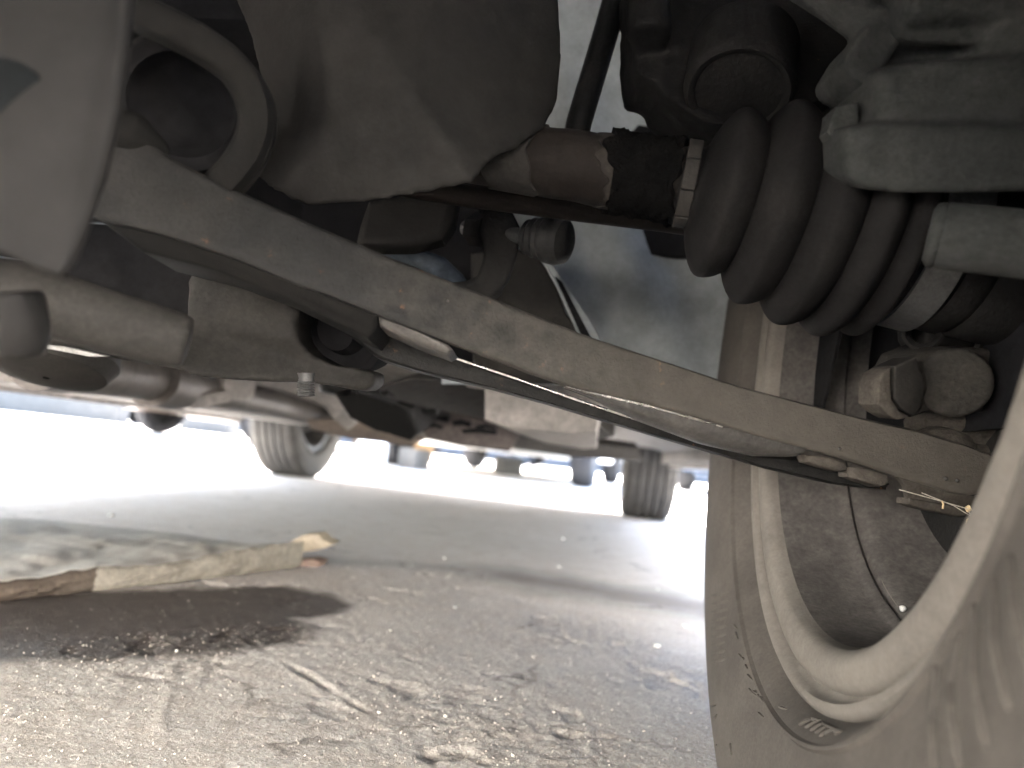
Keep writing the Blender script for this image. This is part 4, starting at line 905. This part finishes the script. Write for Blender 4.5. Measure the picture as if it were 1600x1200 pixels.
def pebble_bm(c, r, seed):
    bm = bmesh.new(); bmesh.ops.create_icosphere(bm, subdivisions=2, radius=1)
    rg = random.Random(seed); sx, sy, sz = rg.uniform(.8, 1.3), rg.uniform(.8, 1.2), rg.uniform(.55, .85)
    for v in bm.verts:
        k = 1 + 0.25 * mn.noise(v.co * 1.3 + Vector((seed, 0, 0)))
        v.co = Vector((v.co.x * sx, v.co.y * sy, v.co.z * sz)) * k * r + Vector(c)
    return bm
def gz(x, y):
    i = int(np.clip(np.searchsorted(gx, x), 0, nx - 1)); j = int(np.clip(np.searchsorted(gy, y), 0, ny - 1))
    return float(Z[j, i])
def ground_at(px, py):
    q = CF + CR * ((px - 800) / FPX) + CU * ((600 - py) / FPX)
    s = -CAM.z / q.z; p = CAM + q * s
    return p, s
peb = [
    (711, 949, 5, 1, 'white stone chip alone on open concrete between the torn cardboard corner and the front tyre'),
    (879, 843, 6, 1, 'white stone chip beyond the grey oil stain, nearest to the rear wheels'),
    (873, 886, 5, 1, 'white stone chip lying in the middle of the grey oil stain'),
    (1028, 921, 5, 1, 'white stone chip at the tyre end of the grey oil stain'),
    (1069, 978, 7, 1, 'upper of two bright white stone chips beside the front tyre'),
    (1027, 1010, 8, 1, 'lower and larger of two bright white stone chips beside the front tyre'),
    (174, 806, 7, 1, 'white stone chip on the floor behind the cardboard'),
    (694, 873, 4, 1, 'small white stone chip at the cardboard end of the grey oil stain'),
    (775, 1094, 5, 0, 'larger of two pale pebbles lying close together in the near foreground'),
    (757, 1096, 4, 0, 'smaller of two pale pebbles lying close together in the near foreground'),
    (866, 1113, 5, 0, 'squarish pale pebble right of the close pair of pebbles'),
    (696, 1120, 5, 0, 'pale pebble standing alone left of the close pair of pebbles'),
    (592, 1115, 5, 0, 'pale pebble perched on the lip of the crack in the concrete'),
    (801, 1182, 5, 0, 'tan pebble nearest to the lens at the lower edge of the view'),
    (610, 985, 4, 0, 'pale pebble between the tip of the wet stain and the white chip'),
    (905, 1008, 3, 0, 'pale pebble nearest below the grey oil stain'),
    (833, 1026, 4, 0, 'pale pebble on bare concrete between the white chip and the close pair'),
    (276, 1018, 4, 0, 'pale pebble at the near edge of the dark wet stain')]
for i, (x, y, r, isw, lab) in enumerate(peb):
    p, s = ground_at(x, y); rad = r * s / FPX * 0.62
    obj('pebble', pebble_bm((p.x, p.y, gz(p.x, p.y) + rad * 0.4), rad, i), M['chip'] if isw else M['pebble'], None, lab, 'pebble', 'loose pebbles on the concrete')
p, s = ground_at(360, 750)
obj('leaf', bm_prism([p + Vector((a, b, h)) for a, b, h in ((-0.018, -0.006, 0.004), (-0.006, -0.014, 0.012), (0.012, -0.01, 0.010), (0.02, 0.004, 0.005), (0.004, 0.012, 0.014), (-0.012, 0.01, 0.01))], Vector((0, 0, 0.003)), 0.001), M['green'], None, 'small curled green leaf at the shade edge before the far rear wheel', 'leaf')
p, s = ground_at(80, 738)
obj('leaf', bm_prism([p + Vector((a, b, h)) for a, b, h in ((-0.014, -0.006, 0.003), (-0.004, -0.012, 0.007), (0.012, -0.008, 0.006), (0.014, 0.006, 0.003), (-0.004, 0.010, 0.006))], Vector((0, 0, 0.003)), 0.001), M['green'], None, 'small dark leaf on the sunlit ground at the left edge', 'leaf')
# loose grit, far too many grains to count
ng = 15000
gv = []; gf = []
base_v = np.array([(1, 0, 0), (-1, 0, 0), (0, 1, 0), (0, -1, 0), (0, 0, 1), (0, 0, -0.6)], float)
base_f = np.array([(0, 2, 4), (2, 1, 4), (1, 3, 4), (3, 0, 4), (2, 0, 5), (1, 2, 5), (3, 1, 5), (0, 3, 5)])
k = 0
zmap = rough_zone
while k < ng:
    x = rng.uniform(-0.55, 0.12); y = 0.28 + 0.75 * rng.random() ** 1.7
    i = int(np.searchsorted(gx, x)); j = int(np.searchsorted(gy, y))
    if rng.random() > zmap[j, i] + 0.1: continue
    tt = min(1, max(0, ((x + 0.62) * 0.305 + (y - 0.40) * 0.335) / (0.305 ** 2 + 0.335 ** 2)))
    if math.hypot(x + 0.62 - tt * 0.305, y - 0.40 - tt * 0.335) < 0.085 and rng.random() > 0.12: continue
    r = 0.00022 + 0.0008 * rng.random() ** 3.5
    th = rng.uniform(0, 6.28); c_, s_ = math.cos(th), math.sin(th)
    v = base_v * r * rng.uniform(0.6, 1.3, (6, 1)); v = np.stack([v[:, 0] * c_ - v[:, 1] * s_, v[:, 0] * s_ + v[:, 1] * c_, v[:, 2] * 0.8], -1)
    gv.append(v + np.array([x, y, Z[j, i] + r * 0.3])); gf.append(base_f + 6 * k); k += 1
me = bpy.data.meshes.new('grit'); me.from_pydata(np.concatenate(gv).tolist(), [], np.concatenate(gf).tolist()); me.materials.append(M['grit'])
grit = bpy.data.objects.new('grit', me); C.objects.link(grit); grit['kind'] = 'stuff'; grit['label'] = 'loose pale grit scattered over the rough concrete'; grit['category'] = 'grit'
# stone chip resting in the wheel, straw and web by the ball joint
q = W(1358, 983, .36)
v = q - LIP; th = math.atan2(v.dot(E2), v.dot(E1)); a_in = 0.052
pos = LIP + NAX * a_in + (E1 * math.cos(th) + E2 * math.sin(th)) * 0.1455
obj('stone_chip', pebble_bm(pos, 0.0021, 91), M['chip'], None, 'white stone chip lodged in the groove inside the front wheel rim', 'stone chip')
for (x, y, a) in ((1338, 950, 0.03), (1310, 1000, 0.02)): pass
straw = thing('straw_debris', W(1518, 800, .332), 'dry straw scraps caught in cobweb under the outer end of the control arm', 'straw')
obj('scrap', bm_prism(WL([(1514, 812, .331), (1520, 808, .331), (1523, 816, .331), (1530, 818, .331), (1528, 828, .331), (1518, 828, .331), (1512, 820, .331)]), CF * 0.002, 0.0004), M['leaf'], straw)
obj('scrap', bm_prism(WL([(1510, 794, .331), (1516, 790, .331), (1520, 797, .331), (1514, 801, .331)]), CF * 0.002, 0.0004), M['leaf'], straw)
obj('stalk', bm_tube(WL([(1472, 783, .327), (1474, 788, .327), (1473, 795, .327)]), 0.0004, 6), M['leaf'], straw)
for pts in ([(1405, 765, .326), (1460, 780, .328), (1512, 795, .331)], [(1440, 770, .327), (1490, 790, .330), (1530, 815, .332)], [(1524, 790, .331), (1533, 780, .331)], [(1514, 800, .331), (1520, 812, .331)]):
    obj('web_thread', bm_tube(WL(pts), 0.00022, 5), M['web'], straw)

# ------------------------------------------------------------------ beyond the car: yard, vehicles, wall
def yard_car(x, y, rot, paint, label):
    t = thing('parked_car', (x, y, 0), label, 'car', 'cars parked across the yard')
    L_, Wd = 3.9, 1.65
    def loc(bm):
        bm.transform(Matrix.Rotation(rot, 4, 'Z')); bm.transform(Matrix.Translation((x, y, 0))); return bm
    def arch(c): return [(c + 0.33 * math.cos(a), 0.28 + 0.33 * math.sin(a)) for a in np.linspace(math.radians(190), math.radians(-10), 12)]
    o = [(-1.95, 0.30)] + arch(-1.22) + [(-0.8, 0.20), (0.8, 0.20)] + arch(1.22) + [(1.9, 0.32), (1.95, 0.6), (1.85, 0.86), (0.9, 0.95), (-1.6, 0.95), (-1.9, 0.85), (-1.97, 0.55)]
    obj('body', loc(bm_prism([Vector((a, -Wd / 2, b)) for a, b in o], Vector((0, Wd, 0)), 0.03, 2)), paint, t)
    obj('cabin', loc(bm_prism([Vector((a, -0.68, b)) for a, b in ((-1.55, 0.94), (-1.2, 1.38), (-0.9, 1.45), (0.2, 1.45), (0.45, 1.38), (0.98, 0.94))], Vector((0, 1.36, 0)), 0.05, 3)), M['glass'], t)
    for cx_ in (-1.22, 1.22):
        for sy in (-0.78, 0.78):
            w = obj('wheel', loc(bm_lathe((cx_, sy, 0.285), (0, 1 if sy > 0 else -1, 0), [(-0.08, 0.18), (0.075, 0.185), (0.06, 0.16), (0.075, 0.05), (0.075, 0.001)], 28)), M['zinc'], t)
            obj('tyre', loc(bm_lathe((cx_, sy, 0.285), (0, 1, 0), [(-0.07, 0.18), (-0.085, 0.22), (-0.075, 0.27), (-0.04, 0.285), (0.04, 0.285), (0.075, 0.27), (0.085, 0.22), (0.07, 0.18)], 36, closed=True)), M['yard_tyre'], w)
    return t
M['yard_tyre'] = mat('sunbleached_tyre', (0.03, 0.03, 0.033), (0.05, 0.05, 0.05), 0.5, 0.9, 0, 8, 0.2, 100)
paints = {}
for n_, c_ in (('white', (0.75, 0.75, 0.74)), ('blue', (0.03, 0.06, 0.12)), ('grey', (0.06, 0.065, 0.075)), ('orange', (0.10, 0.06, 0.035)), ('pale', (0.10, 0.13, 0.17))):
    paints[n_] = mat(n_ + '_car_paint', c_, c_, 0.4, 0.3, 0.0, 3, 0.0, 50, grain=0.02)
yard_car(1.95, 9.6, math.radians(82), paints['blue'], 'blue parked car whose tyre shows beside the front wheel')
yard_car(-0.75, 6.9, math.radians(84), paints['white'], 'white parked car straight behind the tail')
yard_car(-3.6, 8.2, math.radians(70), paints['orange'], 'brown parked car beyond the far rear wheel')
yard_car(-9.6, 11.6, math.radians(20), paints['grey'], 'grey parked car at the far left of the yard')
yard_car(-7.6, 14.4, math.radians(5), paints['white'], 'white parked car standing between the grey and the brown one')
yard_car(-2.7, 15.5, math.radians(-4), paints['pale'], 'slate blue parked car farthest back by the wall')
kerb = obj('kerb', bm_box((-3, 18.5, 0.16), (46, 0.4, 0.32), bevel=0.02), mat('kerb_stone', (0.07, 0.075, 0.085), (0.05, 0.055, 0.062), 0.5, 0.9, 0, 3, 0.2, 40), None, 'long grey kerb across the back of the yard', 'kerb', None, 'structure')
def block(px, py, w, d, h, rot, mt, name, label, cat):
    p, s_ = ground_at(px, py)
    obj(name, bm_box((p.x, p.y + d / 2, h / 2), (w, d, h), Matrix.Rotation(rot, 3, 'Z'), bevel=0.012), mt, None, label, cat)
bl = mat('yard_block_grey', (0.09, 0.087, 0.082), (0.07, 0.068, 0.065), 0.5, 0.9, 0, 6, 0.3, 60)
bw = mat('yard_block_white', (0.7, 0.7, 0.68), (0.6, 0.6, 0.58), 0.5, 0.9, 0, 6, 0.3, 60)
bt = mat('yard_plank_tan', (0.11, 0.07, 0.035), (0.08, 0.055, 0.03), 0.5, 0.9, 0, 6, 0.3, 60)
block(572, 727, 0.20, 0.2, 0.17, 0.2, bw, 'plaster_block', 'white plaster block standing closest to the far rear wheel', 'block')
block(640, 733, 0.16, 0.2, 0.15, -0.3, bl, 'concrete_block', 'grey concrete block between the white block and the parked car', 'block')
block(610, 716, 0.9, 0.12, 0.24, 0.1, bt, 'plank', 'tan plank standing on edge behind the blocks', 'plank')
block(790, 742, 0.22, 0.22, 0.16, 0.4, bl, 'concrete_block', 'grey concrete block straight behind the tail of the car', 'block')
block(905, 750, 0.2, 0.2, 0.16, 0.1, bw, 'plaster_block', 'white plaster block beside the near rear wheel', 'block')
block(60, 648, 2.6, 0.3, 0.30, 0.05, bl, 'concrete_beam', 'long grey concrete beam lying at the far left of the yard', 'beam')
block(318, 676, 0.9, 0.3, 0.28, -0.1, bl, 'concrete_beam', 'short grey concrete beam lying before the far rear wheel', 'beam')
# boundary wall of rendered blocks
wm = mat('sunlit_render', (0.55, 0.52, 0.47), (0.46, 0.43, 0.39), 0.5, 0.9, 0, 2, 0.3, 40)
wall = obj('wall', join(bm_box((-4, 24, 1.3), (40, 0.25, 2.6)), bm_box((-4, 24, 2.66), (40, 0.35, 0.12), bevel=0.02)), wm, None, 'pale rendered boundary wall across the far side of the yard', 'wall')
for i in range(11):
    obj('pier', bm_box((-23 + i * 3.8, 23.83, 1.35), (0.4, 0.12, 2.7), bevel=0.015), wm, wall)

# unseen wall added behind the lens to throw sunlight back under the car
fill_wall = obj('bounce_wall', join(bm_box((-0.5, -3.6, 2.4), (16, 0.25, 4.8)), bm_box((-0.5, -3.47, 4.7), (16, 0.3, 0.12), bevel=0.02)), mat('pale_plaster', (0.79, 0.76, 0.72), (0.71, 0.68, 0.645), 0.5, 0.9, 0, 2, 0.3, 40), None, 'unseen pale wall added in front of the car to reflect light', 'wall')

yard_car(2.35, 1.5, math.radians(90), paints['blue'], 'unseen dark blue car added alongside to block light from the near side')  # out of view, added to hold back sky light beside the tyre
